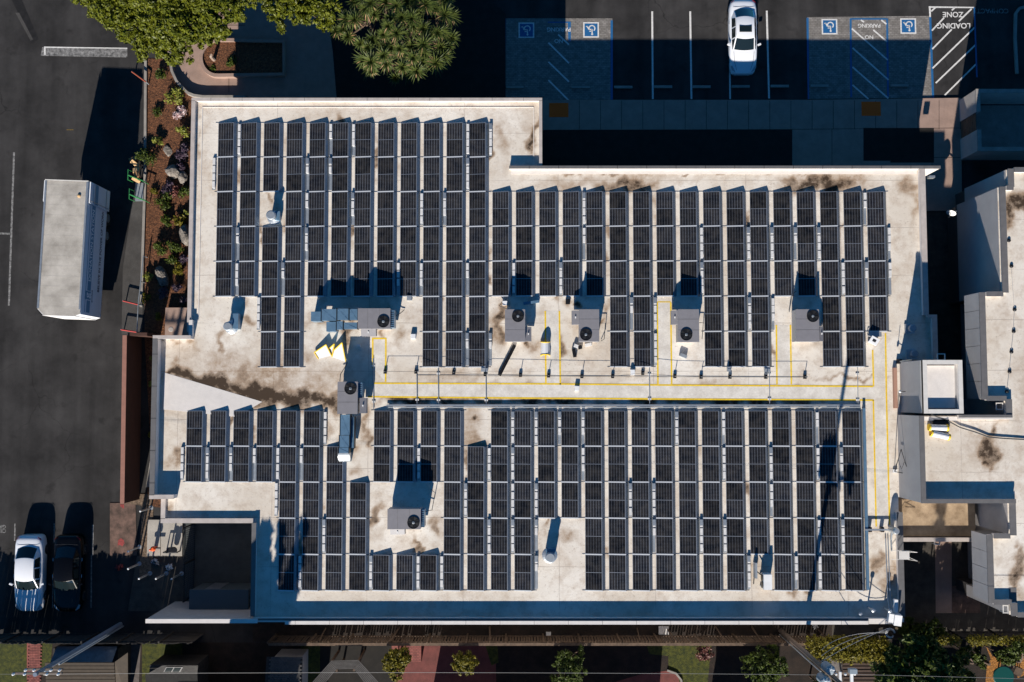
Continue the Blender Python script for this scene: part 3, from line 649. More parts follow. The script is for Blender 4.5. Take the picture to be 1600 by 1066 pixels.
# NW block: low raised edge with a bead
t = .28
parapet(W1 - .06, E0 + .06, YN - .10, YN + .06, ZR + .22, 'stucco_white', 'coping', .015)
parapet(W1 - .06, W1 + .14, YW + .35, YN - .11, ZR + .22, 'stucco_white', 'coping', .015)
parapet(E0 - .10, E0 + .06, YM + .10, YN - .11, ZR + .22, 'stucco_white', 'coping', .015)
for a, b, c, d in ((W1 + .5, E0 - .45, YN - .45, YN - .41), (E0 - .45, E0 - .41, YM + .1, YN - .45), (W1 + .5, W1 + .54, YW + 1, YN - .45)):
    MB().box(a, b, c, d, ZR, ZR + .035).part('roof_bead', 'membrane_white', bld)
# main north parapet, its east end a wing wall down to the ground
xN0 = X(796, 264); xN1 = P(1470, 264, 4.6).x
parapet(xN0, E1 - .01, YM - .05, YM + .09, ZR + .30, 'stucco_white', 'coping_grey', .02)
MB().box(E1, xN1, YM - .05, YM + .09, 0, ZR + .30).part('wing_wall', 'stucco_white', bld)
MB().box(E1, xN1 + .02, YM - .07, YM + .11, ZR + .303, ZR + .345).part('coping', 'coping_grey', bld)
MB().prism([(xN0 + .1, YM - .05), (E1 - .3, YM - .05), (E1 - .3, YM - .32), (xN0 + .1, YM - .32)], ZR + .004, ZR + .03).part('roof_cant', 'membrane_white', bld)
# east parapet
parapet(E1 - .24, E1 + .05, YE1 + .05, YM - .08, ZR + .28, 'stucco_white', 'coping', .02)
parapet(E1 + .02, E1b + .05, YE1 - .08, YE1 + .04, ZR + .28, 'stucco_white', 'coping', .02)
parapet(E1b - .2, E1b + .05, YTN, YE1 - .10, ZR + .28, 'stucco_white', 'coping', .02)
# west wing parapet
parapet(W2 - .08, W2 + .18, YS1 + .2, YW - .1, ZR + .60, 'stucco_white', 'coping_grey', .02)
parapet(W2 - .08, W1 + .28, YW - .09, YW + .09, ZR + .60, 'stucco_white', 'coping', .02)
parapet(W1 + .06, W1 + .28, YW + .10, YW + 1.05, ZR + .34, 'stucco_white')
parapet(W2 - .08, X(277, 777), YS1 - .02, YS1 + .19, ZR + .60, 'stucco_white', 'coping', .02)
# edge round the courtyard notch
parapet(W3 - .05, W3 + .18, YS2 + .2, YS1 - .03, ZR + .16, 'stucco_white', 'coping', .02)
parapet(W3 - .05, W4 + .05, YS2 - .05, YS2 + .19, ZR + .16, 'stucco_white', 'coping', .02)
parapet(W4 - .06, W4 + .16, YS + .3, YS2 - .06, ZR + .30, 'stucco_white', 'coping_grey', .02)
# south parapet and tall wing wall going west
parapet(W4, E2, YS - .02, YS + .20, ZR + .40, 'stucco_white')
MB().box(W4 + 2.0, X(1352, 969), YS - .14, YS + .06, ZR + .42, ZR + .50).part('coping', 'stucco_white', bld)
MB().box(W4 + .4, X(1352, 969), YS + .08, YS + .19, ZR + .403, ZR + .43).part('coping_shade_strip', 'coping_grey', bld)  # dark strip paints the shade on the lower inner step of the coping
MB().box(X(1353, 969), E2 - .2, YS - .12, YS + .19, ZR + .405, ZR + .46).part('coping', 'membrane_white', bld)
xw = P(228, 968, 4.75).x
MB().box(xw, W4 - .001, YS - .03, YS + .17, 0, ZR + .52).part('wing_wall', 'stucco', bld)
MB().box(xw - .02, W4 + .4, YS - .05, YS + .19, ZR + .523, ZR + .56).part('coping', 'stucco_white', bld)
# east edge south of the tower
parapet(E2 - .22, E2 + .08, YS + .3, Y(800), ZR + .30, 'stucco_white', 'coping_grey', .02)
# joints in the long copings
for k in range(14):
    x = xN0 + 1.2 + k * (E1 - xN0 - 2) / 13; MB().box(x - .012, x + .012, YM - .074, YM + .114, ZR + .28, ZR + .352).part('coping_joint', 'black_metal', bld)
for k in range(18):
    x = W4 + 2.6 + k * 2.0
    if x < X(1345, 969): MB().box(x - .01, x + .01, YS - .145, YS + .065, ZR + .41, ZR + .504).part('coping_joint', 'coping_grey', bld)
for k in range(5):
    y = YS1 + .9 + k * 1.9; MB().box(W2 - .105, W2 + .205, y - .012, y + .012, ZR + .58, ZR + .65).part('coping_joint', 'black_metal', bld)
for k in range(11):
    x = W1 + 1.1 + k * 1.9; MB().box(x - .01, x + .01, YN - .118, YN + .08, ZR + .2, ZR + .27).part('coping_joint', 'coping_grey', bld)
# sloping crease of the built-up roof cricket on the west wing
a = P(256, 582, ZR); b = P(410, 628, ZR); c = P(256, 640, ZR)
MB().add([(a.x, a.y, ZR + .01), (b.x, b.y, ZR + .01), (b.x - 1.5, b.y - .9, ZR + .06), (c.x, c.y, ZR + .06)], [(0, 3, 2, 1)]).part('roof_cricket', 'membrane_white', bld)
# paler walk pads, then the yellow lines painted beside them
for q in ([(852, 486), (874, 486), (875.5, 600), (853, 600)], [(1027, 472), (1048, 472), (1049.5, 602), (1028, 602)], [(1213, 508), (1235, 508), (1236.5, 603), (1214, 603)], [(583, 530), (603, 530), (602.5, 597), (583, 575)],
          [(584, 600), (852, 601), (1050, 603), (1384, 605), (1384.5, 620), (1365, 625), (1100, 623), (800, 621), (580, 619)], [(1365.5, 547), (1383.5, 523), (1384, 604), (1366, 603)], [(1366, 626), (1385, 621), (1390, 819), (1369.5, 822)]):
    MB().sheet([tuple(P(a, b, ZR)[:2]) for a, b in q], ZR + .003).part('walk_pad', 'walk_pad', bld)
def yl(pts, w=2.5):
    for (x0, y0), (x1, y1) in zip(pts, pts[1:]):
        d = math.hypot(x1 - x0, y1 - y0); ux, uy = (x1 - x0) / d, (y1 - y0) / d; nx, ny = -uy * w / 2, ux * w / 2
        q = [(x0 + nx, y0 + ny), (x1 + nx, y1 + ny), (x1 - nx, y1 - ny), (x0 - nx, y0 - ny)]
        MB().sheet([tuple(P(a, b, ZR)[:2]) for a, b in q], ZR + .006 + .002 * (len(bld.children) % 3)).part('walkway_line', 'yellow_paint', bld)
yl([(582.5, 529), (603.5, 529)]); yl([(582.5, 528), (582.5, 576)]); yl([(603, 529), (602.5, 597)])
yl([(584, 599), (852, 600), (1050, 602), (1364, 604)]); yl([(575, 620), (800, 622), (1100, 624), (1365, 625.5)])
for a, b, t in ((852, 874, 486), (1027, 1048, 473), (1213, 1235, 508)):
    yl([(a, t), (a + 1, 601)]); yl([(b, t), (b + 1.5, 601)])
yl([(1027, 472), (1048, 472)], 1.6)
yl([(1363.5, 547), (1365, 604)]); yl([(1364.5, 625.5), (1369, 823)]); yl([(1383.5, 521), (1385, 620), (1390, 820)], 2.6)

# ------------------------------------------------------------------ the neighbouring building on the right
nb = thing('neighbour_building', 'stucco walled building with cream roof and stepped west wall at the right edge', 'building', (P(1570, 560, 0).x, P(800, 560).y, 0))
ZT, ZN = 7.0, 6.78
XE = P(1800, 600, 7).x
segs = [(1575, 264, 292, False), (1564, 292, 457, False), (1532, 457, 624, True), (1572, 624, 652, False), (1574, 652, 784, None), (1578, 784, 836, False), (1543, 836, 942, True), (1580, 942, 962, False)]
NST = []
def nst(px, py, rx, ry, s, ro=0):
    c = P(px, py, ZN); k = (H - ZN) / F; NST.append((c.x, c.y, rx * k, ry * k, -R(ro), s))
for a in ((1595, 318, 32, 14, 1.35), (1582, 332, 9, 20, 1.1), (1573, 350, 4, 6, .8), (1545, 705, 11, 26, 1.25, 20), (1538, 728, 9, 10, 1.1), (1555, 675, 6, 9, 1.1), (1530, 700, 35, 30, .22),
          (1590, 895, 10, 35, 1.0), (1588, 870, 5, 20, .8), (1565, 660, 12, 6, .5), (1470, 658, 22, 8, .4), (1600, 600, 18, 80, .2)): nst(*a)
rg = MB()
for i, (px, y0, y1, fascia) in enumerate(segs):
    xa = P(px, (y0 + y1) / 2, ZT).x; ya = P(800, y0, ZT).y; yb = P(800, y1, ZT).y
    roof_grid(rg, xa, XE, yb, ya, ZN, .2)
    if fascia is None: continue
    if fascia:
        MB().box(xa + 2.3, XE, yb + .01, ya - .01, 0, 5.295).part('wall', 'stucco_grazed', nb)
        MB().box(xa + .06, XE, yb + .003, ya - .003, 5.3, ZN - .04).part('soffit', 'coping_grey', nb)
        L = ya - yb; k = max(2, round(L / .95))
        for q in range(k):
            MB().box(xa, xa + .055, yb + q * L / k + .012, yb + (q + 1) * L / k - .012, 5.25, ZT - .002).part('wall_panel', 'stucco_grazed', nb)
    else:
        MB().box(xa, XE, yb + .005, ya - .005, 1.85, ZN - .03 - i * .002).part('wall', 'stucco_grazed', nb)
        MB().box(xa + .25, XE, yb + .01, ya - .01, 0, 1.84).part('wall_base', 'dark_base', nb)
    # parapet along the west side with its dark cap
    MB().box(xa + .06, xa + .30, yb, ya, ZN - .02, ZT).part('parapet', 'stucco_white', nb)
    MB().box(xa - .02, xa + .33, yb - .02, ya + .0, ZT + .003, ZT + .05).part('coping', 'coping_grey', nb)
# cross parapets where the west wall steps
def ncross(pxa, pxb, py, dz=0, m='coping_grey'):
    xa = P(pxa, py, ZT).x; xb = P(pxb, py, ZT).x; y = P(800, py, ZT).y
    MB().box(xa + .34, xb, y - .14, y + .10, ZN - .02, ZT - .002).part('parapet', 'stucco_white', nb)
    MB().box(xa + .34, xb, y - .16, y + .12, ZT + .006, ZT + .056).part('coping', m, nb)
ncross(1575, 1625, 265); ncross(1564, 1583, 293); ncross(1532, 1567, 459); ncross(1532, 1572, 622); ncross(1543, 1578, 837); ncross(1543, 1580, 940); ncross(1580, 1800, 960)
MB().box(P(1580, 940, ZT).x, P(1592, 940, ZT).x, P(800, 956, ZT).y, P(800, 920, ZT).y, ZN + .003, ZN + .012).part('roof_patch', 'coping_grey', nb)
o = rg.part('roof', 'roof_membrane', nb); add_dirt(o, LOC[nb.name], NST)
# block with the rolls, and the taller box beside it
xa, xb, ya, yb = P(1438, 720, 7.2).x, P(1574, 720, 7.0).x - .002, P(800, 650, 7.2).y, P(800, 786, 7.2).y
MB().box(xa, xb, yb, ya, 0, 6.74).part('block_wall', 'stucco_grazed', nb)
g = MB(); roof_grid(g, xa, xb, yb, ya, ZN + .004, .2); o = g.part('block_roof', 'roof_membrane', nb); add_dirt(o, LOC[nb.name], NST)
MB().box(xa - .001, xa + .24, yb, ya, 6.7, 7.2).part('parapet', 'stucco_grazed', nb)
MB().box(xa - .02, xa + .26, yb - .02, ya, 7.203, 7.25).part('coping', 'coping_grey', nb)
MB().box(xa + .25, xb + .3, yb - .001, yb + .2, 6.7, 7.18).part('parapet', 'stucco_white', nb)
MB().box(xa + .27, xb + .3, yb - .02, yb + .22, 7.19, 7.235).part('coping', 'coping_grey', nb)
MB().box(P(1497, 650, 7).x, xb + .3, ya - .2, ya + .04, 6.7, 7.05).part('parapet', 'stucco_white', nb)
MB().box(P(1497, 650, 7).x, xb + .3, ya - .1, ya + .06, 7.053, 7.10).part('coping', 'coping_grey', nb)
MB().box(xa + .3, P(1497, 650, 7).x - .01, ya - .28, ya - .05, 6.79, 6.9).part('roof_cant', 'membrane_white', nb)
tw = thing('roof_tower', 'square stucco tower with wide cream coping beside the big roof', 'tower', (P(1472, 605, 7.3).x, P(800, 605, 7.3).y, 0))
ta, tb, tn, ts = P(1442.5, 600, 7.35).x, P(1504, 600, 7.35).x, P(800, 563, 7.35).y, P(800, 646, 7.35).y
MB().box(ta, tb, ts, tn, 0, 7.0).part('wall', 'stucco_grazed', tw)
MB().box(ta + .3, tb - .3, ts + .3, tn - .3, 7.0, 7.06).part('roof', 'membrane_white', tw)
for a, b, c, d in ((ta, ta + .22, ts, tn), (tb - .22, tb, ts, tn), (ta + .221, tb - .221, tn - .22, tn), (ta + .221, tb - .221, ts, ts + .22)):
    MB().box(a, b, c, d, 7.001, 7.34).part('parapet', 'offwhite', tw)
for a, b, c, d in ((ta - .01, ta + .23, ts - .01, tn + .01), (tb - .23, tb + .01, ts - .01, tn + .01), (ta + .24, tb - .24, tn - .23, tn + .01), (ta + .24, tb - .24, ts - .01, ts + .23)):
    MB().box(a, b, c, d, 7.345, 7.37).part('coping', 'offwhite', tw)
MB().box(ta - .05, ta - .012, ts - .005, tn + .005, 7.25, 7.36).part('gutter_edge', 'black_metal', tw)
# low tan roof bridging to the neighbour
tn_ = thing('link_roof', 'low dirty tan flat roof between the two buildings', 'roof', (P(1465, 815, 3.6).x, P(800, 815, 3.6).y, 0))
xa, xb = E2 + .1, P(1524, 815, 3.6).x
MB().box(xa, xb, P(800, 838, 3.6).y, P(800, 780, 3.6).y + 2, 3.2, 3.6).part('roof_deck', 'tan_roof', tn_)
MB().box(xa, xb, P(800, 846, 3.9).y, P(800, 846, 3.9).y + .2, 3.0, 3.88).part('parapet', 'stucco', tn_)
MB().box(xa, xb, P(800, 846, 3.9).y - .02, P(800, 846, 3.9).y + .22, 3.885, 3.92).part('coping', 'coping', tn_)
for px in (1430, 1500): MB().box(P(px, 838, 0).x, P(px, 838, 0).x + .25, P(800, 842, 3).y, P(800, 842, 3).y + .25, 0, 3.19).part('column', 'stucco', tn_)
# trash enclosure at the upper right
en = thing('trash_enclosure', 'roofless block-walled enclosure with wooden gate in shade at the upper right', 'enclosure', (P(1570, 190, 0).x, P(800, 190).y, 0))
ex, ey0, ey1 = P(1526, 190, 2.3).x, P(800, 236, 2.3).y, P(800, 140, 2.3).y
gy0, gy1 = P(800, 205, 2).y, P(800, 177, 2).y
MB().box(ex, ex + .22, ey0, gy0, 0, 2.3).part('wall', 'stucco', en); MB().box(ex, ex + .22, gy1, ey1, 0, 2.3).part('wall', 'stucco', en)
MB().box(ex + .221, ex + 8, ey1 - .22, ey1, 0, 2.3).part('wall', 'stucco', en); MB().box(ex + .221, ex + 8, ey0, ey0 + .22, 0, 2.3).part('wall', 'stucco', en)
for (a, b, c, d) in ((ex - .02, ex + .24, ey0 - .02, gy0), (ex - .02, ex + .24, gy1, ey1 + .02), (ex + .25, ex + 8, ey1 - .24, ey1 + .02), (ex + .25, ex + 8, ey0 - .02, ey0 + .24)):
    MB().box(a, b, c, d, 2.303, 2.36).part('coping', 'concrete', en)
for k in range(9): MB().box(ex + .05, ex + .09, gy0 + .02, gy1 - .02, .15 + k * .22, .33 + k * .22).part('gate_slat', 'fence_wood', en)
MB().box(ex + .3, ex + 8, ey0 + .3, ey1 - .3, 0, .02).part('enclosure_floor', 'concrete', en)

# ------------------------------------------------------------------ west side: brown wall, slabs, courtyard
w0 = P(195, 524, 2.4); w1 = P(191, 787, 2.4)
bw = thing('brown_wall', 'long brown painted wall standing between the lot and the mulch bed', 'wall', ((w0.x + w1.x) / 2, (w0.y + w1.y) / 2, 0))
d = (w1 - w0).normalized(); nr = Vector((d.y, -d.x, 0))
MB().prism([tuple((w0 + nr * .1)[:2]), tuple((w1 + nr * .1)[:2]), tuple((w1 - nr * .1)[:2]), tuple((w0 - nr * .1)[:2])], 0, 2.36).part('wall_body', 'brown_wall', bw)
MB().prism([tuple((w0 + nr * .13)[:2]), tuple((w1 + nr * .13)[:2]), tuple((w1 - nr * .13)[:2]), tuple((w0 - nr * .13)[:2])], 2.363, 2.42).part('cap', 'brown_cap', bw)
for (a, b, c, dd) in (((w0.x - .2), w0.x + 1.3, w0.y - .02, w0.y + .18),): MB().box(a + .31, b, c, dd, 0, 2.2).part('return_wall', 'brown_wall', bw)
MB().prism(poly([(172, 786), (212, 786), (214, 868), (172, 868)]), 0, .03).top('dirty_slab', 'dirty_concrete', kind='structure')
mk([(185, 844), (189, 841), (193, 843), (195, 849), (191, 854), (188, 851), (184, 853)], 'red_spray', .034, 'red_paint_mark'); mk([(188, 788), (194, 788), (194, 795), (189, 792)], 'red_spray', .034, 'red_paint_mark')
ground_sheet('leaf_litter', [(192, 772), (240, 772), (238, 792), (192, 786)], 0.034, 'litter')
ground_sheet('leaf_litter', [(222, 790), (240, 790), (236, 900), (218, 900)], 0.034, 'litter')
MB().prism(poly([(232, 812), (286, 812), (285.5, 868.5), (230.5, 868.5)]), 0, .12).top('concrete_pad', 'slab_concrete', kind='structure')
kerb_path('pad_joint', [(252, 812), (252, 868)], .03, .124, 'soil')
ground_sheet('lower_slab', [(214, 868.6), (287, 868.6), (287, 955), (200, 955)], 0.02, 'dark_slab')  # darker slab running on from the lower edge of the concrete pad
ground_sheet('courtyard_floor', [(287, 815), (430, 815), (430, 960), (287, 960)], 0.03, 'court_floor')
ground_sheet('curb_walk', [(236, 712), (246, 712), (238, 760), (228, 762)], 0.05, 'concrete')
for px, py in ((290, 500),):
    pd = MB().prism(poly([(263, 482), (310, 482), (310, 526), (262, 526)]), 0, .5).top('utility_pad', 'pink_concrete', 'pink concrete utility pad in the mulch bed against the building', 'pad')
    c = P(267, 515, .5); MB().lathe((c.x, c.y, .5), [(.16, 0), (.16, .012), (.12, .02)], 16).part('lid', 'coping', pd)
sd = thing('storage_shed', 'dark flat-topped metal shed in the shaded courtyard', 'shed', (P(342, 930, 0).x, P(800, 930).y, 0))
sx0, sx1, sy0, sy1 = P(297, 930, 2.3).x, P(387, 930, 2.3).x, P(800, 951, 2.3).y, P(800, 923, 2.3).y
MB().box(sx0, sx1, sy0, sy1, 0, 2.2).part('shed_wall', 'shed_dark', sd)
MB().box(sx0 - .05, sx1 + .05, sy0 - .05, sy1 + .05, 2.203, 2.3).part('shed_roof', 'shed_dark', sd)
MB().box(sx0 + .8, sx0 + 1.7, sy1 + .003, sy1 + .03, .05, 1.95).part('door', 'shed_metal', sd)
# courtyard railing: each bar a part
fx = P(288, 880, 1.9).x; fy0, fy1 = P(800, 940, 1.9).y, P(800, 824, 1.9).y
fr = thing('iron_fence', 'black iron bar fence with gate beside the courtyard', 'fence', (fx, (fy0 + fy1) / 2, 0))
MB().box(fx - .02, fx + .02, fy0, fy1, 1.84, 1.9).part('rail', 'black_metal', fr); MB().box(fx - .02, fx + .02, fy0, fy1, .1, .15).part('rail', 'black_metal', fr)
bar = MB().box(-.012, .012, -.012, .012, 0, 1.95).mesh('bar', 'black_metal')
k = 0
while fy0 + k * .13 < fy1:
    o = bpy.data.objects.new('bar', bar); col.objects.link(o); o.parent = fr; o.location = (0, fy0 + k * .13 - LOC[fr.name].y, 0); k += 1
for y in (fy0, fy1, (fy0 + fy1) / 2): MB().box(fx - .04, fx + .04, y - .04, y + .04, 0, 2.0).part('post', 'black_metal', fr)

# bollard posts
for i, (px, py, w) in enumerate(((219, 799, 'at the top corner of the rusty brown slab'), (200, 862, 'at the lower right corner of the rusty brown slab'), (200, 889, 'just below the brown slab, beside the red debris'),
                                 (217, 904.5, 'leftmost of the three in the shaded row'), (243.5, 904.5, 'middle of the three in the shaded row'), (268, 905, 'nearest the courtyard fence in the shaded row'))):
    p = P(px, py, 1.8)
    t = thing('bollard', 'pale steel bollard post ' + w, 'bollard', (p.x, p.y, 0), 'steel bollard posts by the courtyard')
    MB().cyl((p.x, p.y, 0), .055, 1.76, 10).part('post', 'galvanised', t)
    MB().lathe((p.x, p.y, 1.76), [(.06, 0), (.06, .03), (.035, .06)], 10).part('cap', 'white_metal', t)
    MB().lathe((p.x, p.y, 0), [(.14, 0), (.14, .04)], 10).part('base_plate', 'galv_dull', t)
c = P(243, 856, .3)
t = thing('standpipe', 'orange capped standpipe on the concrete pad', 'standpipe', (c.x, c.y, .12))
MB().lathe((c.x, c.y, .12), [(.07, 0), (.07, .5), (.16, .52), (.16, .62), (.08, .72)], 12).part('body', 'orange', t)
MB().tube([(c.x, c.y, .5), (c.x + .4, c.y, .5)], .06, 8).part('outlet', 'black_metal', t); MB().tube([(c.x, c.y + .0, .6), (c.x - .28, c.y - .12, .55)], .07, 8).part('outlet', 'orange', t)
c = P(270, 858, .3)
t = thing('valve_set', 'dark pipe valve with handwheels on the concrete pad', 'valve', (c.x, c.y, .12))
MB().tube([(c.x - .45, c.y - .15, .12), (c.x - .45, c.y - .15, .7), (c.x + .4, c.y - .15, .7), (c.x + .4, c.y - .15, .12)], .05, 8).part('pipe', 'black_metal', t)
for dx in (-.05, .25): MB().lathe((c.x + dx, c.y, .7), [(.16, 0), (.19, .02), (.16, .04)], 12).part('handwheel', 'black_metal', t)
MB().lathe((c.x + .1, c.y - .02, .3), [(.16, 0), (.2, .2), (.1, .42)], 10).part('valve_body', 'black_metal', t)
for i, (px, py, s) in enumerate(((186, 886, 'red plastic scrap on the dark ground below the brown slab'), (264, 886, 'pale crumpled bag lying on the dark slab'), (242, 878, 'small grey bag at the edge of the concrete pad'))):
    g = MB(); leaves(g, P(px, py, .12), .22, 26, .13, .5, .6, 40 + i); g.top('litter_bag', ('red_spray', 'white_metal', 'galv_dull')[i], s, 'litter')

# red rail stops and rod in the lot
for (x0, y0, x1, y1, m, w) in ((192, 470, 216, 476, 'red_paint', 'beside the loading strip, the upper of two'), (189, 515, 214, 519, 'red_paint', 'beside the loading strip, the lower of two'), (206, 112, 228, 128, 'rust', 'slanting across the truck shadow at the kerb')):
    a, b = P(x0, y0, .5), P(x1, y1, .5)
    t = thing('red_barrier', 'red barrier bar ' + w, 'barrier', ((a.x + b.x) / 2, (a.y + b.y) / 2, 0), 'red barrier bars')
    MB().tube([a, b], .05, 8).part('bar', m, t)
    for p in (a, b): MB().cyl((p.x, p.y, 0), .04, .5, 8).part('leg', 'galv_dull', t)
rl = thing('edge_railing', 'thin grey railing along the edge of the loading strip', 'railing', tuple(P(222, 450, 0)))
pp = [P(224, 400, .7), P(220, 440, .7), P(216, 476, .7), P(214, 519, .7)]
MB().tube(pp, .035, 6).part('rail', 'galv_dull', rl)
for p in pp: MB().cyl((p.x, p.y, 0), .03, .7, 6).part('post', 'galv_dull', rl)

# ------------------------------------------------------------------ fences along the south
def board_fence(px0, px1, pyt, h, name, label, m, gap, bw, seed, posts=True):
    a = P(px0, pyt, h); b = P(px1, pyt, h); y = a.y
    t = thing(name, label, 'fence', ((a.x + b.x) / 2, y, 0)); g = random.Random(seed)
    me = MB().box(-bw / 2, bw / 2, -.012, .012, .06, h).mesh('board', m)
    x = a.x; n = 0
    while x < b.x and n < 295:
        o = bpy.data.objects.new('board', me); col.objects.link(o); o.parent = t
        o.location = (x - t.location.x, g.uniform(-.012, .012), g.uniform(-.09, .07)); o.rotation_euler = (g.uniform(-.01, .01), g.uniform(-.012, .012), g.uniform(-.05, .05))
        x += bw + gap * g.uniform(.6, 1.6); n += 1
    for z in (.4, h - .35): MB().box(a.x, b.x, y + .03, y + .08, z - .05, z + .05).part('rail', m, t)
    k = 0
    while a.x + k * 2.4 < b.x:
        xx = a.x + k * 2.4 + g.uniform(-.15, .15)
        MB().box(xx - .05, xx + .05, y + .035, y + .14, 0, h + g.uniform(.0, .15)).part('post', m, t); k += 1
        if posts:
            dx = g.uniform(-.3, .3)
            for q in range(g.choice((0, 1, 1, 2))):
                s = g.uniform(.3, 1.6)
                MB().tube([(xx + s, y + .45 + g.uniform(0, .2), 0), (xx + s + dx, y + .13, h * g.uniform(.75, 1.05))], .045, 4).part('leaning_post', 'fence_wood', t)
    if posts: MB().box(a.x, b.x, y - .07, y + .10, h + .03, h + .06).part('top_rail', 'fence_wood', t)
    return t
board_fence(420, 1308, 1007, 2.1, 'wooden_fence', 'weathered brown wooden board fence along the south side of the building', 'fence_wood', .045, .125, 5)
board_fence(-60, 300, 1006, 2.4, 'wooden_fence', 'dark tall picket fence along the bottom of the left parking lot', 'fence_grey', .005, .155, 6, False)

# ------------------------------------------------------------------ solar panels
PW, PL, PITCH, ZLO, ZHI = 1.0, 2.075, 2.128, 0.055, 0.195
TL = math.asin((ZHI - ZLO) / PW)
def panel_parts():
    # local: x 0..PW up the slope (raised on the east), y 0..-PL southwards
    ct, st = math.cos(TL), math.sin(TL)
    def up(x, y, z): return (x * ct - z * st, y, ZLO + x * st + z * ct)
    fr = MB()
    w = .022
    for a, b, c, d in ((0, w, 0, -PL), (PW - w, PW, 0, -PL), (w, PW - w, 0, -w), (w, PW - w, -PL + w, -PL)):
        v = [up(a, c, -.035), up(b, c, -.035), up(b, d, -.035), up(a, d, -.035), up(a, c, .002), up(b, c, .002), up(b, d, .002), up(a, d, .002)]
        fr.add(v, [(0, 1, 2, 3), (7, 6, 5, 4), (4, 5, 1, 0), (5, 6, 2, 1), (6, 7, 3, 2), (7, 4, 0, 3)])
    v = [up(w, -PL / 2 + .012, -.002), up(PW - w, -PL / 2 + .012, -.002), up(PW - w, -PL / 2 - .012, -.002), up(w, -PL / 2 - .012, -.002)]
    fr.add(v, [(3, 2, 1, 0)])
    cf = MB().add([(0, 0, 0), (.96, 0, 0), (.96, 1.0056, 0), (0, 1.0056, 0)], [(0, 1, 2, 3)])
    df = MB().add([(PW * ct + .004, -.01, ZHI - .012), (PW * ct + .03, -.01, ZHI - .012), (PW * ct + .20, -.01, .012), (PW * ct + .004, -PL - .02, ZHI - .012), (PW * ct + .03, -PL - .02, ZHI - .012), (PW * ct + .20, -PL - .02, .012)],
                  [(0, 3, 4, 1), (1, 4, 5, 2)])
    rl = MB().box(-.02, PW * ct + .02, -PL - .05, -PL - .004, .02, ZLO - .02)
    rl.add([(-.02, -PL - .05, ZLO + .004), (-.02, -PL - .004, ZLO + .004), (PW * ct + .02, -PL - .004, ZHI + .006), (PW * ct + .02, -PL - .05, ZHI + .006)], [(0, 3, 2, 1)])
    return fr.mesh('frame', 'panel_frame'), cf.mesh('cell_field', 'solar_cells'), df.mesh('wind_deflector', 'deflector'), rl.mesh('mounting_rail', 'rail_white')
mf, mc, md, mr_ = panel_parts()
def add_child(name, me, parent, loc=(0, 0, 0), rot=(0, 0, 0)):
    o = bpy.data.objects.new(name, me); col.objects.link(o); o.parent = parent; o.location = loc; o.rotation_euler = rot; return o
def solar_panel(x, y, label, group):
    t = thing('solar_panel', label, 'solar panel', (x, y, ZR), group)
    t.rotation_euler = (rnd.gauss(0, .0012), rnd.gauss(0, .004), rnd.gauss(0, .0012))
    add_child('frame', mf, t)
    ct, st = math.cos(TL), math.sin(TL)
    for k in (0, 1):
        add_child('cell_field', mc, t, (.02 * ct, -.024 - 1.0056 - k * 1.0216, ZLO + .02 * st - .0035), (0, -TL, 0))
    add_child('wind_deflector', md, t); add_child('mounting_rail', mr_, t)
    return t
def lin(a, b, n): return [a + (b - a) * i / (n - 1) for i in range(n)]
ARR = []
hz = ZR + ZLO
xa = lin(P(341.3, 194, hz).x, P(733.4, 194, hz).x, 12); ya = P(800, 192.5, hz).y
rowsA = {0: range(5), 1: range(5), 2: [0, 1, 3, 4, 5, 6], 3: range(7), 9: range(7), 10: range(7), 11: range(7)}
ARR.append(('upper left', xa, ya, {c: list(rowsA.get(c, range(5))) for c in range(12)}))
xb = lin(P(769.3, 300, hz).x, P(1354, 300, hz).x, 17); yb = P(800, 300.0, hz).y
five = {5, 6, 9, 10, 11, 14, 15}
ARR.append(('upper right', xb, yb, {c: list(range(5 if c in five else 4 if c == 16 else 3)) for c in range(17)}))
xc = lin(P(292, 642, hz).x, P(1315.5, 642, hz).x, 29); yc = P(800, 642.0, hz).y
rC = {c: list(range(5)) for c in range(29)}
for c in range(4): rC[c] = [0, 1]
rC[6] = [1, 2, 3, 4]; rC[7] = [2, 3, 4]
for c in (8, 9, 10): rC[c] = [0, 1, 4]
rC[12] = [1, 2, 3, 4]
for c in (15, 16): rC[c] = [0, 1, 2]
rC[24] = [0, 1, 2, 3]
ARR.append(('lower', xc, yc, rC))
trays = []
for an, xs, y0, rows in ARR:
    nc = len(xs)
    for c, x in enumerate(xs):
        rl = rows[c]
        cl = ORD[c] + ' column from left' if c <= nc // 2 else (ORD[nc - 1 - c] + ' column from right' if c < nc - 1 else 'rightmost column')
        if c == 0: cl = 'leftmost column'
        for i, r in enumerate(rl):
            pos = 'top' if i == 0 else 'bottom' if i == len(rl) - 1 else ORD[i] + ' from top'
            if len(rl) == 1: pos = 'only'
            solar_panel(x, y0 - r * PITCH, 'solar panel, %s in %s, %s array' % (pos, cl, an), 'dark tilted solar panels in rows on the roof')
            trays.append((an, c, r, x, y0 - r * PITCH, cl, pos))
# tie rods crossing the gaps at each row end
for an, xs, y0, rows in ARR:
    mx = max(max(v) for v in rows.values()) + 1
    for r in range(mx + 1):
        cs = sorted(c for c in rows if r in rows[c] or (r - 1) in rows[c])
        run = []
        for c in cs + [10 ** 6]:
            if run and c != run[-1] + 1:
                a, b = xs[run[0]] - .18, xs[run[-1]] + PW + .32
                y = y0 - r * PITCH + .024
                tag(MB().box(a, b, y - .009, y + .009, ZR + .012, ZR + .028).top('tie_rod', 'galvanised'),
                    'tie rod, %s crossing line of %s array, starting at its %s column' % (ORD[r], an, ORD[run[0]]), 'tie rod', 'racking tie rods')
                run = []
            run.append(c)
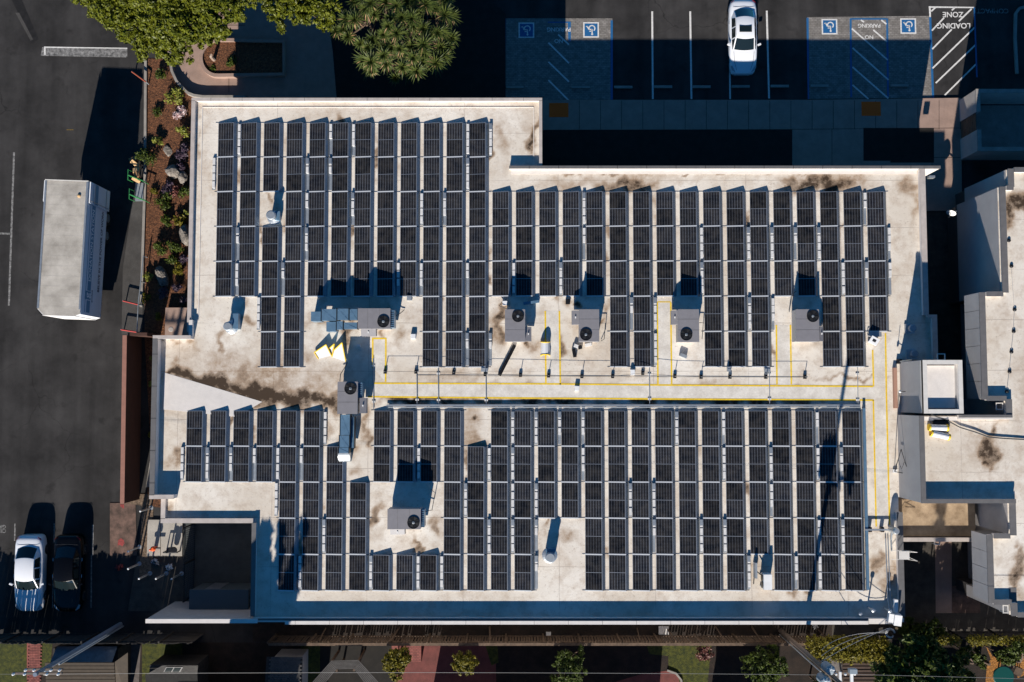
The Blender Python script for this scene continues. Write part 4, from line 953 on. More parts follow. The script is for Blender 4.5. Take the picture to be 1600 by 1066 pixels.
# ballast trays in the gaps
tm = MB().box(0, .18, 0, -1.98, .004, .03); tm.box(0, .012, 0, -1.98, .031, .09); tm = tm.mesh('tray', 'galv_dull')
blk = MB().box(.02, .175, 0, -.40, .031, .14).mesh('ballast_block', 'block')
cov = MB().box(.0, .18, 0, -.36, .142, .16).mesh('tray_clip', 'galvanised')
gr = random.Random(21)
for an, c, r, x, y, cl, pos in trays:
    if gr.random() > .34: continue
    t = thing('ballast_tray', 'ballast tray right of %s panel in %s, %s array' % (pos, cl, an), 'ballast tray', (x + PW + .198, y - .03, ZR), 'ballast trays between panel rows')
    add_child('tray', tm, t)
    k0 = gr.choice((2, 3, 4, 4))
    for k in range(k0): add_child('ballast_block', blk, t, (0, -.04 - k * .47 - gr.uniform(0, .04), 0))
    if gr.random() < .6: add_child('tray_clip', cov, t, (0, -.02, 0))
# trays along the left edge of the upper left and lower arrays
for an, xx, y, w in (('upper left', xa[0] - .30, ya - PITCH, 'second'), ('lower', xc[0] - .30, yc - PITCH, 'lower'), ('lower', xc[4] - .26, yc - 2 * PITCH, 'third'), ('upper left', xa[2] - .24, ya - 5 * PITCH, 'sixth')):
    t = thing('ballast_tray', 'ballast tray on the outer left edge of the %s array by %s panels, column at x%d' % (an, w, int(xx)) if False else 'ballast tray on the open left side of the %s panel, %s array' % (w, an), 'ballast tray', (xx, y, ZR), 'ballast trays between panel rows')
    add_child('tray', tm, t)
    for k in range(4): add_child('ballast_block', blk, t, (0, -.04 - k * .48, 0))

# ------------------------------------------------------------------ rooftop air conditioners
def fan(t, c, z, r=.32):
    f = MB().lathe((c.x, c.y, z), [(r + .02, 0), (r + .02, .035), (r, .035)], 24).part('fan_dark_disc', 'black', t)  # solid black disc paints the shaded depth below the fan
    ring = MB(); n = 28; vs = []
    for k in range(n):
        a = 2 * math.pi * k / n
        for rr, zz in ((r, .03), (r + .035, .03), (r + .035, .055), (r, .055)): vs.append((c.x + rr * math.cos(a), c.y + rr * math.sin(a), z + zz))
    fs = [(k * 4 + j, ((k + 1) % n) * 4 + j, ((k + 1) % n) * 4 + (j + 1) % 4, k * 4 + (j + 1) % 4) for k in range(n) for j in range(4)]
    ring.add(vs, fs).sub('fan_ring', 'black_metal', f, t)
    for k in range(4):
        a = k * math.pi / 2 + .4; u = Vector((math.cos(a), math.sin(a), 0)); v = Vector((-u.y, u.x, 0)); cc = Vector((c.x, c.y, z))
        MB().add([cc + u * .07 - v * .04 + Vector((0, 0, .040)), cc + u * (r - .03) - v * .10 + Vector((0, 0, .037)), cc + u * (r - .03) + v * .10 + Vector((0, 0, .05)), cc + u * .07 + v * .04 + Vector((0, 0, .046))], [(0, 1, 2, 3)]).sub('fan_blade', 'galv_dull' if False else 'black_metal', f, t)
    MB().lathe((c.x, c.y, z + .036), [(.08, 0), (.08, .02), (.05, .03)], 12).sub('fan_hub', 'galv_dull', f, t)
    g = MB(); g.box(c.x - r, c.x + r, c.y - .008, c.y + .008, z + .058, z + .066); g.box(c.x - .008, c.x + .008, c.y - r, c.y + r, z + .067, z + .075)
    g.sub('fan_guard', 'black_metal', f, t)
def ac_unit(rect, h, fanp, hood, hh, label, side=None, vert=True, lines=()):
    x0, y0, x1, y1 = rect; zt = ZR + h
    a = P(x0, y0, zt); b = P(x1, y1, zt)
    t = thing('air_conditioner', label, 'air conditioner', ((a.x + b.x) / 2, (a.y + b.y) / 2, ZR), 'rooftop air conditioners')
    MB().box(a.x + .06, b.x - .06, b.y + .06, a.y - .06, ZR, ZR + .24).part('curb', 'membrane_white', t)
    cb = MB().box(a.x, b.x, b.y, a.y, ZR + .243, zt - .03).part('cabinet', 'cabinet_side', t)
    MB().box(a.x - .02, b.x + .02, b.y - .02, a.y + .02, zt - .027, zt).part('top_panel', 'cabinet_grey', t)
    # seams and door panels on the cabinet
    if vert:
        for f in (.36, .70):
            y = b.y + (a.y - b.y) * f
            MB().box(a.x - .018, b.x + .018, y - .006, y + .006, zt + .001, zt + .006).part('seam', 'coping_grey', t)
        for q in (.1, .45): MB().box(b.x + .002, b.x + .014, b.y + (a.y - b.y) * q, b.y + (a.y - b.y) * (q + .3), ZR + .32, zt - .1).part('access_panel', 'cabinet_side', t)
    else:
        for f in (.3, .66):
            x = a.x + (b.x - a.x) * f
            MB().box(x - .006, x + .006, b.y - .018, a.y + .018, zt + .001, zt + .006).part('seam', 'coping_grey', t)
        for q in (.1, .45): MB().box(a.x + (b.x - a.x) * q, a.x + (b.x - a.x) * (q + .3), b.y - .014, b.y - .002, ZR + .32, zt - .1).part('access_panel', 'cabinet_side', t)
    fan(t, P(*fanp, zt), zt)
    if hood:
        hx0, hy0, hx1, hy1 = hood; c = P(hx0, hy0, ZR + hh); d = P(hx1, hy1, ZR + hh)
        # sloping rain hood
        zt2 = ZR + hh; zl = zt2 - .16
        if vert: # hood on a side
            left = (hx0 + hx1) / 2 < (x0 + x1) / 2
            zz = (zl, zt2) if left else (zt2, zl)
            vs = [(c.x, d.y, ZR + .45), (d.x, d.y, ZR + .45), (d.x, c.y, ZR + .45), (c.x, c.y, ZR + .45), (c.x, d.y, zz[0]), (d.x, d.y, zz[1]), (d.x, c.y, zz[1]), (c.x, c.y, zz[0])]
        else:
            vs = [(c.x, d.y, ZR + .45), (d.x, d.y, ZR + .45), (d.x, c.y, ZR + .45), (c.x, c.y, ZR + .45), (c.x, d.y, zl), (d.x, d.y, zl), (d.x, c.y, zt2), (c.x, c.y, zt2)]
        MB().add(vs, [(0, 3, 2, 1), (4, 5, 6, 7), (0, 1, 5, 4), (1, 2, 6, 5), (2, 3, 7, 6), (3, 0, 4, 7)]).part('rain_hood', 'cabinet_grey', t)
        MB().box((c.x + d.x) / 2 - .03, (c.x + d.x) / 2 + .03, (c.y + d.y) / 2 - .05, (c.y + d.y) / 2 + .05, zt2 - .06, zt2 + .01).part('label_plate', 'white_metal', t)
    if side:
        sx0, sy0, sx1, sy1, sh = side; c = P(sx0, sy0, ZR + sh); d = P(sx1, sy1, ZR + sh)
        p = MB().box(c.x, d.x, d.y, c.y, ZR + .25, ZR + sh).part('condenser_coil', 'duct', t)
        n = int((c.y - d.y) / .12)
        for k in range(n): MB().box(c.x + .02, d.x - .03, d.y + .04 + k * .12, d.y + .07 + k * .12, ZR + sh + .002, ZR + sh + .014).sub('fin', 'black_metal', p, t)
    if lines:
        pts = [P(px, py, ZR + hq) for px, py, hq in lines]
        MB().tube(pts, .022, 6).part('refrigerant_line', 'wire', t)
    return t
ac_unit((559.7, 482.5, 609.2, 513.3), 1.25, (599, 502.6), (563.8, 513.6, 587, 525), 1.0, 'grey air conditioner joined to two sheet metal ducts', side=(609.6, 485, 616, 512, 1.1), vert=False, lines=((617, 495, .4), (625, 490, .2), (632, 484, .06)))
ac_unit((528, 597, 558, 646.5), 1.3, (547.7, 607.3), (562, 622, 571.8, 646), 1.1, 'grey air conditioner with one duct running down from it', side=(558.6, 598, 566, 622, 1.0), lines=((531, 596, .5), (532, 585, .3), (540, 572, .1), (543, 566, .05)))
ac_unit((789.5, 484, 820, 533.4), 1.15, (809.3, 494.2), (820.6, 510.7, 830.5, 533), .9, 'grey air conditioner left of the yellow walkway, hood on its right', lines=((795, 484, .3), (780, 478, .3), (786, 470, .05)))
ac_unit((905.4, 484, 935.9, 533.4), 1.15, (915.4, 523), (893.7, 485, 904.8, 507), .9, 'grey air conditioner with scattered blocks at its lower left corner', lines=((936, 505, .3), (946, 505, .3), (944, 530, .3), (939, 533, .05)))
ac_unit((1060, 484, 1092.2, 534), 1.15, (1072.2, 523), (1049.5, 485, 1059.6, 507), .9, 'grey air conditioner right of the second yellow walkway, fan at the bottom', lines=((1093, 504, .3), (1099, 504, .3), (1097, 530, .05)))
ac_unit((1244, 484, 1280, 533.4), 1.15, (1269.8, 494.2), (1280.6, 510, 1288, 533), .9, 'rightmost grey air conditioner on the big roof', lines=((1244, 455, .1), (1238, 460, .3), (1233, 488, .05)))
ac_unit((606, 796, 656.8, 826.6), 1.4, (646, 816.7), (609.5, 827.2, 632, 836), 1.1, 'grey air conditioner standing alone among the lower panels', side=(657.2, 797, 663, 824, 1.2), vert=False, lines=((663, 800, .4), (675, 797, .3), (680, 770, .3), (673, 765, .3)))
# ducts
def duct_run(label, boxes, joints):
    p0 = P(boxes[0][0], boxes[0][1], ZR)
    t = thing('sheet_metal_duct', label, 'duct', (p0.x, p0.y, ZR), 'rooftop ducts')
    for x0, y0, x1, y1, z0, z1 in boxes:
        a = P(x0, y0, ZR + z1); b = P(x1, y1, ZR + z1)
        MB().box(a.x, b.x, b.y, a.y, ZR + z0, ZR + z1).part('duct_section', 'duct', t)
        MB().add([(a.x + .05, a.y - .05, ZR + z1 + .002), (b.x - .05, b.y + .05, ZR + z1 + .014), (b.x - .05, b.y + .08, ZR + z1 + .002), (a.x + .08, a.y - .05, ZR + z1 + .014)], [(0, 1, 2, 3)]).part('cross_break', 'duct', t)
        for x in (a.x, b.x): MB().box(x - .02, x + .02, b.y - .03, a.y + .03, ZR + z0 - .0, ZR + z1 + .025).part('flange', 'black_metal', t)
    for x0, y0, x1, y1, z1 in joints:
        a = P(x0, y0, ZR + z1); b = P(x1, y1, ZR + z1)
        MB().box(a.x, b.x, b.y, a.y, ZR + .02, ZR + z1).part('drop_leg', 'duct', t)
    return t
duct_run('upper of the two ducts leaving the air conditioner leftward', [(502, 483, 526, 501, .45, .98), (526.6, 482.5, 545, 500, .5, 1.0), (545.6, 483, 559, 500, .5, 1.0)], [(486, 487, 501, 502, .95)])
duct_run('lower of the two ducts leaving the air conditioner leftward', [(525.5, 502, 536, 515, .4, .85), (536.6, 504, 558.5, 514, .4, .85)], [(510, 503, 525, 518, .82)])
d = duct_run('duct running down from the air conditioner to a round elbow', [(531.5, 648, 547, 680, .45, .95), (530, 680.6, 546, 699, .45, .95), (529, 699.5, 545, 708, .45, .95), (547.6, 652, 553.5, 700, .25, .65)], [])
a = P(528, 708, ZR + .9); b = P(546, 708, ZR + .9)
el = MB(); n = 8; vs = []
for k in range(n + 1):
    th = math.pi / 2 * k / n; y = a.y - .55 * math.sin(th); z = ZR + .9 - .55 * (1 - math.cos(th))
    vs += [(a.x, y, z), (b.x, y, z), (b.x, a.y, ZR + .3), (a.x, a.y, ZR + .3)]
fs = [(k * 4 + j, k * 4 + (j + 1) % 4, (k + 1) * 4 + (j + 1) % 4, (k + 1) * 4 + j) for k in range(n) for j in range(4)]
el.add(vs, fs); el.smooth = False
el.part('elbow', 'galvanised', d)
MB().box(a.x + .02, b.x - .02, a.y - .53, a.y - .02, ZR + .0, ZR + .36).part('drop_leg', 'duct', d)

# round vents and small equipment
def mushroom(px, py, h, r, label, box=None):
    c = P(px, py, ZR + h)
    t = thing('roof_vent', label, 'roof vent', (c.x, c.y, ZR), 'round roof vents')
    MB().lathe((c.x, c.y, ZR), [(r * 1.5, 0), (r * 1.3, .04), (r * .75, .10), (r * .75, h - .3)], 18).part('stack', 'galvanised', t)
    MB().lathe((c.x, c.y, ZR + h - .3), [(r * .9, 0), (r * .95, .06), (r * .95, .2), (r * 1.0, .22), (r * 1.0, .27), (r * .8, .30)], 20).part('cap', 'galv_dull', t)
    if box:
        a = P(box[0], box[1], ZR + box[4]); b = P(box[2], box[3], ZR + box[4])
        MB().box(a.x, b.x, b.y, a.y, ZR, ZR + box[4]).part('vent_box', 'duct', t)
    return t
mushroom(423, 336, .85, .29, 'round roof vent standing in a gap of the upper left array', (430, 330, 437, 344, .35))
mushroom(355.5, 510, .8, .27, 'round roof vent below the upper left array near the wall', (364, 490, 372, 514, .6))
mushroom(860, 872, 1.0, .31, 'round roof vent standing in the gap of the lower array', (853, 858, 869, 866, .5))
for px, py, h, lab in ((1427, 513, .5, 'dark round vent on a square base in the shade near the tower, upper one'), (1430, 553, .4, 'small round vent in the shade just above the tower')):
    t = mushroom(px, py, h, .22, lab)
    c = P(px - 4, py + 1, ZR); MB().box(c.x - .4, c.x + .2, c.y - .28, c.y + .28, ZR + .003, ZR + .12).part('base', 'galvanised', t)
for px, py, h, lab in ((1365, 954, .95, 'thin capped pipe vent in the lower right corner, left of two'), (1391, 955, .95, 'thin capped pipe vent in the lower right corner, right of two'), (1345, 960, .35, 'short dull pipe vent in the lower right shade')):
    c = P(px, py, ZR + h); t = thing('pipe_vent', lab, 'pipe vent', (c.x, c.y, ZR), 'pipe vents in the corner')
    MB().cyl((c.x, c.y, ZR), .045, h - .1, 10).part('pipe', 'galv_dull', t)
    MB().lathe((c.x, c.y, ZR + h - .12), [(.08, 0), (.12, .03), (.12, .1), (.06, .13)], 14).part('cap', 'galvanised', t)
t = None
# small split condenser
a = P(1193.5, 898, ZR + .75); b = P(1206.5, 922, ZR + .75)
t = thing('split_condenser', 'white split condenser unit at the lower end of the lower array', 'condenser', ((a.x + b.x) / 2, (a.y + b.y) / 2, ZR))
MB().box(a.x, b.x, b.y, a.y, ZR + .1, ZR + .75).part('cabinet', 'white_metal', t)
for k in (0.28, .72):
    y = b.y + (a.y - b.y) * k
    MB().lathe((a.x - .02, y, ZR + .43), [(.2, 0), (.2, .03), (.17, .03)], 16, Matrix.Rotation(R(-90), 3, 'Y')).part('fan_grille', 'black_metal', t)
for y in (a.y - .1, b.y + .1): MB().box(a.x - .05, b.x + .05, y - .04, y + .04, ZR, ZR + .099).part('foot', 'galv_dull', t)
MB().tube([(a.x - .05, a.y - .1, ZR + .4), (a.x - .3, a.y + .1, ZR + .5), (a.x - .4, a.y + .3, ZR + .3), (a.x - .42, b.y + .2, ZR + .03)], .03, 6).part('hose', 'black', t)
a = P(1180, 880, ZR + .5); MB().box(a.x, a.x + .12, a.y - .9, a.y, ZR + .003, ZR + .5).part('side_rack', 'galv_dull', t)
# tipped white box on the right
c = P(1365, 530, ZR + .2); t = thing('tipped_box', 'white box lying open at the foot of the rightmost upper column', 'box', (c.x, c.y, ZR))
mt = Euler((R(8), R(-10), R(-32))).to_matrix()
MB().obox((c.x - .0, c.y - .1, ZR + .24), (.5, .42, .36), mt).part('box_body', 'white_metal', t)
MB().obox(Vector((c.x, c.y - .1, ZR + .24)) + mt @ Vector((0, 0, .185)), (.2, .16, .012), mt).part('dark_opening_plate', 'black', t)  # black plate paints the shaded inside of the box
MB().box(c.x - .2, c.x + .55, c.y + .15, c.y + .45, ZR + .01, ZR + .04).part('base_plate', 'galvanised', t)
MB().tube([(c.x - .3, c.y + .4, ZR + .05), (c.x - .35, c.y + .2, ZR + .25), (c.x - .1, c.y + .1, ZR + .35)], .025, 6).part('hose', 'wire_light', t)

# safety line: short posts carrying a wire
posts = [(602, 581), (650, 581), (709, 582), (758, 585), (813, 586), (857, 587), (909, 588), (957, 588), (1004, 583), (1054, 588), (1095, 589), (1140, 589), (1196, 589), (1257, 589)]
hp = .45; tops = []
for i, (px, py) in enumerate(posts):
    c = P(px, py, ZR)
    t = thing('stanchion', 'short rod on a small block, %s from left in the line above the walkway' % ORD[i], 'stanchion', (c.x, c.y, ZR), 'wire posts along the walkway')
    MB().box(c.x - .09, c.x + .09, c.y - .12, c.y + .12, ZR + .002, ZR + .13).part('block', 'black_metal', t)
    MB().cyl((c.x, c.y, ZR + .13), .022, hp - .13, 8).part('rod', 'galv_dull', t)
    tops.append(Vector((c.x, c.y, ZR + hp)))
MB().tube(tops, .008, 6).top('safety_wire', 'wire', 'long thin wire strung on the row of short posts', 'wire')
sp2 = [P(583, 567, ZR + .03), P(650, 587, ZR + .03), P(800, 588, ZR + .03), P(1000, 589, ZR + .03), P(1262, 590, ZR + .03)]
MB().tube(sp2[1:], .009, 6).top('thin_cable', 'wire', 'thin dark cable lying along the foot of the wire posts', 'cable')
# conduits across the walkway
for i, (px, y0, y1) in enumerate(((651, 572, 634), (684.5, 575, 634), (759, 577, 634), (1014.5, 577, 632), (1202, 577, 632), (1340, 576, 634), (583, 560, 640), (578, 620, 690), (618, 520, 585))):
    if i >= 7: continue
    a = P(px, y0, ZR + .08); b = P(px + .7, y1, ZR + .08)
    t = thing('conduit', 'grey conduit crossing the walkway between the arrays, %s from left' % ORD[(1, 2, 3, 4, 5, 6, 0)[i]], 'conduit', (a.x, (a.y + b.y) / 2, ZR), 'conduits crossing the walkway')
    MB().tube([a, b], .024, 8).part('pipe', 'galv_dull', t)
    for q in (.15, .85):
        c = a.lerp(b, q); MB().box(c.x - .1, c.x + .1, c.y - .06, c.y + .06, ZR + .003, ZR + .05).part('support_block', 'block', t)
# cable tray along the top and right of the lower array
a = P(603, 633.5, ZR + .4); b = P(1347, 637, ZR + .4)
t = thing('cable_tray', 'long galvanised cable tray along the top of the lower array', 'cable tray', (a.x, a.y, ZR))
MB().box(a.x, b.x, a.y - .06, a.y + .05, ZR + .08, ZR + .13).part('tray', 'galvanised', t)
MB().tube([(a.x + .1, a.y - .11, ZR + .10), (b.x, a.y - .11, ZR + .10)], .035, 6).part('pipe', 'galv_dull', t)
for k in range(14):
    x = a.x + .3 + k * (b.x - a.x - .6) / 13; MB().box(x - .03, x + .03, a.y - .1, a.y + .05, ZR + .003, ZR + .079).part('leg', 'galv_dull', t)
a = P(1349, 638, ZR + .3); b = P(1352, 922, ZR + .3)
t = thing('cable_tray', 'galvanised cable tray down the right side of the lower array', 'cable tray', (a.x, (a.y + b.y) / 2, ZR))
MB().box(a.x - .03, a.x + .13, b.y, a.y, ZR + .25, ZR + .30).part('tray', 'duct', t)
MB().box(a.x + .02, a.x + .04, b.y, a.y, ZR + .003, ZR + .249).part('side_plate', 'galv_dull', t)
a = P(1352, 828, ZR + .35); b = P(1395, 828, ZR + .35)
t = thing('equipment_rack', 'short galvanised rail stand ending at a pale tank by the right edge', 'rack', (a.x, a.y, ZR))
MB().box(a.x, b.x, a.y - .05, a.y + .05, ZR + .30, ZR + .35).part('rail', 'galvanised', t)
for q in (.2, .65): c = a.lerp(b, q); MB().box(c.x - .09, c.x + .09, c.y - .14, c.y + .14, ZR + .003, ZR + .299).part('support_block', 'black_metal', t)
MB().lathe((b.x, b.y, ZR + .1), [(.2, 0), (.2, .75), (.14, .85)], 16).part('tank', 'galvanised', t)
MB().tube([(b.x, b.y - .2, ZR + .2), (b.x + .0, b.y - .7, ZR + .06), (b.x + .02, b.y - 1.3, ZR + .06)], .05, 6).part('pipe', 'galv_dull', t)
# plank, blocks and small pieces on the roof
a = P(804.5, 539, ZR + .12); b = P(780, 587, ZR + .12); m_ = (b - a); mt = RZ(math.atan2(m_.y, m_.x))
t = thing('metal_channel', 'long dark metal channel lying askew on the roof below an air conditioner', 'channel', ((a.x + b.x) / 2, (a.y + b.y) / 2, ZR))
MB().obox(a.lerp(b, .5) - Vector((0, 0, .05)), (m_.length, .16, .03), mt).part('web', 'black_metal', t)
for s in (-.09, .09): MB().obox(a.lerp(b, .5) + mt @ Vector((0, s, -.02)), (m_.length, .02, .12), mt).part('flange', 'black_metal', t)
small = [(900, 541, .28, .2, 20, 'block', 'grey paver lying just below the hood air conditioner, left piece'), (906, 543, .22, .22, -15, 'black', 'small black pot lying between grey pavers below the air conditioner'), (919, 539, .4, .2, -12, 'block', 'long pale paver just under the air conditioner'),
         (897, 552, .2, .5, -10, 'black_metal', 'small dark step block below the scattered pavers'), (887, 472, .26, .3, 0, 'black_metal', 'small grey box above the hood air conditioner'), (1067, 556, .45, .2, 22, 'galv_dull', 'tilted grey cover lying below the fourth air conditioner'),
         (901, 607, .26, .3, 5, 'white_metal', 'white box alone on the walkway between the yellow lines'), (988, 582, .26, .34, 0, 'white_metal', 'white junction box under the panels by the second walkway'), (646, 526, .3, .3, 0, 'white_metal', 'white junction box beside the upper left array'),
         (830, 473, .95, .16, -8, 'duct', 'grey trunking piece lying under the panels beside an air conditioner'), (561, 540, .2, .14, 0, 'block', 'tiny pale block in the shade below the ducted air conditioner'), (1138, 577, .2, .3, 0, 'galv_dull', 'small grey bracket box at the foot of a middle column'), (640, 466, .3, .3, 0, 'galv_dull', 'grey connector box at the foot of a short upper column'),
         (789, 474, .3, .26, 0, 'white_metal', 'white disconnect box above the left air conditioner'), (757, 578, .4, .24, 0, 'galv_dull', 'grey combiner box at the foot of the array centre'), (1198, 578, .36, .24, 0, 'galv_dull', 'grey combiner box at the foot of a right column')]
for px, py, sx, sy, ro, m_, lab in small:
    c = P(px, py, ZR); t = thing('loose_box', lab, 'block', (c.x, c.y, ZR), 'small boxes and blocks on the roof')
    MB().obox((c.x, c.y, ZR + .10), (sx, sy, .19), RZ(-R(ro))).part('body', m_, t)
    MB().obox((c.x, c.y, ZR + .205), (sx * .9, sy * .9, .02), RZ(-R(ro))).part('lid', 'black_metal' if m_ == 'black' else m_, t)
def tarp(pts, yedge, label, px, py):
    c = P(px, py, ZR); t = thing('warning_tarp', label, 'tarp', (c.x, c.y, ZR), 'white tarps with yellow edges')
    return t
# crumpled tarp in three folds
c = P(515, 550, ZR); t = thing('folded_tarp', 'crumpled white tarp with yellow edges left of the walkway', 'tarp', (c.x, c.y, ZR))
def fold(q, zs, name='fold'):
    v = [Vector((*P(a, b, ZR)[:2], ZR + z)) for (a, b), z in zip(q, zs)]
    MB().add(v + [p - Vector((0, 0, .02)) for p in v], [(3, 2, 1, 0), (4, 5, 6, 7), (0, 1, 5, 4), (1, 2, 6, 5), (2, 3, 7, 6), (3, 0, 4, 7)]).part(name, 'tarp_white', t)
    for i, j in ((0, 1), (1, 2), (3, 0)): MB().tube([v[i] + Vector((0, 0, .01)), v[j] + Vector((0, 0, .01))], .035, 6).part('yellow_edge', 'tarp_yellow', t)
fold([(492, 551), (511, 539), (519, 556), (498, 561)], (.12, .30, .22, .05))
fold([(513, 547), (524, 538), (520, 556), (516, 555)], (.15, .34, .2, .1))
fold([(522, 548), (536, 536), (541, 566), (519, 558)], (.15, .32, .1, .05))
c = P(852, 545, ZR); t = thing('folded_tarp', 'white arched tarp with yellow edge straddling the walkway line', 'tarp', (c.x, c.y, ZR))
v = []
for k in range(7):
    th = math.pi * k / 6
    for dy in (-.42, .42): v.append((c.x - .27 * math.cos(th), c.y + dy * (1 - .15 * math.sin(th)), ZR + .02 + .4 * math.sin(th) + .02 * (dy > 0)))
MB().add(v, [(2 * k, 2 * k + 2, 2 * k + 3, 2 * k + 1) for k in range(6)]).part('sheet', 'tarp_white', t)
for s in (0, 1): MB().tube([v[2 * k + s] for k in range(7)], .035, 6).part('yellow_edge', 'tarp_yellow', t)
for i, (px, py, ro) in enumerate(((1467, 668.5, -2), (1470, 680, -13))):
    c = P(px, py, ZN + .3); t = thing('tarp_roll', 'white membrane roll with yellow ends on the neighbour roof, ' + ('upper' if i == 0 else 'lower') + ' one', 'roll', (c.x, c.y, ZN), 'white rolls with yellow ends')
    u = Vector((math.cos(R(ro)), math.sin(R(ro)), 0))
    mt = u.to_track_quat('Z', 'Y').to_matrix()
    MB().lathe(Vector((c.x, c.y, ZN + .2)) - u * .5, [(.14, 0), (.18, .02), (.17, .5), (.18, .98), (.14, 1.0)], 14, mt).part('roll', 'tarp_white', t)
    for s in (-1, 1): MB().lathe(Vector((c.x, c.y, ZN + .2)) + u * (.5 * s) - u * .05, [(.19, 0), (.2, .05), (.19, .1)], 14, mt).part('yellow_end', 'tarp_yellow', t)
c = P(1468, 661, ZN); MB().box(c.x - .4, c.x + .5, c.y - .15, c.y + .2, ZN + .01, ZN + .12).top('flat_mat', 'black_metal', 'dark folded mat behind the two white rolls', 'mat')
# neighbour roof cable and rope blocks
pts = [P(1455, 648, ZN + .15), P(1465, 652, ZN + .1), P(1478, 656, ZN + .12), P(1500, 668, ZN + .1), P(1523, 675, ZN + .1), P(1545, 683, ZN + .08), P(1565, 685, ZN + .08), P(1620, 688, ZN + .06)]
MB().tube(pts, .035, 6).top('roof_cable', 'wire', 'black cable snaking across the neighbour roof', 'cable')
rope = [(1576, 376), (1580, 416), (1585, 484), (1583.5, 518), (1580, 550), (1577, 581), (1573, 612)]
for i, (px, py) in enumerate(rope):
    c = P(px, py, ZN); t = MB().lathe((c.x, c.y, ZN + .003), [(.11, 0), (.10, .07), (.05, .10)], 10).top('cable_anchor', 'black_metal', 'small dark anchor block on the neighbour roof, %s from top' % ORD[i], 'anchor', 'dark anchor blocks on the neighbour roof')
MB().tube([P(a, b, ZN + .04) for a, b in rope[1:]], .012, 5).top('thin_cable', 'wire_light', 'thin cable linking the anchor blocks on the neighbour roof', 'cable')

# frames, brackets and antennas
def bracket(px, py, h, w, l, label, ro=0):
    c = P(px, py, h); t = thing('pipe_loop', label, 'pipe loop', (c.x, c.y, h - .4), 'white pipe loops')
    mt = RZ(R(ro))
    for sx in (-w / 2, w / 2): MB().obox(Vector((c.x, c.y, h)) + mt @ Vector((sx, 0, 0)), (.05, l, .05), mt).part('side_tube', 'offwhite', t)
    for sy in (-l / 2, l / 2): MB().obox(Vector((c.x, c.y, h)) + mt @ Vector((0, sy, .003)), (w + .05, .05, .05), mt).part('cross_tube', 'offwhite', t)
    MB().obox(Vector((c.x, c.y, h - .25)) + mt @ Vector((0, -l / 2 + .02, 0)), (w, .04, .4), mt).part('mount', 'galv_dull', t)
bracket(1470.5, 558, 7.1, .42, .35, 'small square pipe loop on the north face of the tower')
bracket(1561.5, 635, 6.8, .36, .36, 'small square pipe loop in the dark light well')
bracket(1464, 848, 3.7, .30, .22, 'small pipe loop under the tan roof edge')
bracket(1571, 952, 6.9, .26, .4, 'small pale pipe loop at the lower right parapet corner')
c = P(1413, 868, 5.2); t = thing('sign_panel', 'pale square sign panel on outrigger arms at the right edge of the roof', 'sign', (c.x, c.y, 4.4))
MB().box(c.x - .3, c.x + .3, c.y - .24, c.y + .24, 5.16, 5.2).part('panel', 'offwhite', t)
for s in (-.24, .26):
    MB().tube([(c.x - .5, c.y + s - .1, 4.55), (c.x + .2, c.y + s, 5.1), (c.x + .85, c.y + s - .12, 5.0)], .015, 6).part('arm', 'offwhite', t)
    MB().tube([(c.x + .3, c.y + s * .5, 4.9), (c.x + .85, c.y + s - .12, 5.0)], .013, 6).part('brace', 'offwhite', t)
a = P(1398, 736, ZR); t = thing('antenna_mount', 'thin triangular antenna mount against the stucco wall', 'antenna', (a.x, a.y, ZR))
q = [P(1398, 737, ZR + .1), P(1408, 702, ZR + 1.6), P(1420, 741, ZR + .9)]
for i in range(3): MB().tube([q[i], q[(i + 1) % 3]], .022, 6).part('tube', 'black_metal', t)
MB().tube([P(1407, 728, ZR + 1.2), P(1409, 733, ZR + 1.1), P(1413, 722, ZR + 1.3)], .018, 6).part('cross_tube', 'black_metal', t)
MB().box(a.x - .12, a.x + .12, a.y - .1, a.y + .1, ZR + .003, ZR + .1).part('base', 'white_metal', t)
a = P(1404, 565, ZR); t = thing('mast', 'short pale mast at the roof edge above the tower', 'mast', (a.x, a.y, ZR))
MB().tube([(a.x, a.y, ZR), (a.x + .2, a.y + .05, ZR + 1.4)], .03, 6).part('pole', 'galvanised', t); MB().box(a.x - .14, a.x + .14, a.y - .14, a.y + .14, ZR, ZR + .16).part('base', 'black_metal', t)
a = P(1411, 612, 6.0); t = thing('wall_lamp', 'thin rod lamp on the west face of the tower', 'lamp', (a.x, a.y, 5.6))
MB().tube([(a.x + .35, a.y, 5.5), (a.x - .0, a.y, 5.6), (a.x - .05, a.y + .0, 6.1)], .02, 6).part('arm', 'black_metal', t); MB().lathe((a.x, a.y, 5.5), [(.05, 0), (.08, .1), (.03, .16)], 10).part('head', 'white_metal', t)
a = P(1394, 575, ZR); b = P(1400, 638, ZR)
MB().box(a.x, a.x + .2, b.y, a.y, ZR + .003, ZR + .22).top('wood_sleeper', 'brown_box', 'long reddish brown sleeper lying beside the tower', 'sleeper')
c = P(1487, 331, 2.3); t = thing('satellite_dish', 'white satellite dish on the shaded wall of the neighbour building', 'satellite dish', (c.x, c.y, 1.7))
mt = Vector((-.45, -.85, .25)).to_track_quat('Z', 'Y').to_matrix()
ds = MB(); ds.lathe((c.x, c.y, 2.3), [(.02, 0), (.17, .03), (.30, .10), (.285, .11), (.16, .045)], 20, mt); ds.smooth = True; ds.part('dish', 'white_metal', t)
MB().tube([Vector((c.x, c.y, 2.3)), Vector((c.x, c.y, 2.3)) + mt @ Vector((0, -.1, .4))], .02, 6).part('feed_arm', 'galv_dull', t)
MB().tube([(c.x, c.y, 2.25), (c.x + .5, c.y + .1, 2.0)], .035, 6).part('wall_arm', 'galv_dull', t)
c = P(1444.5, 270, 4); t = None
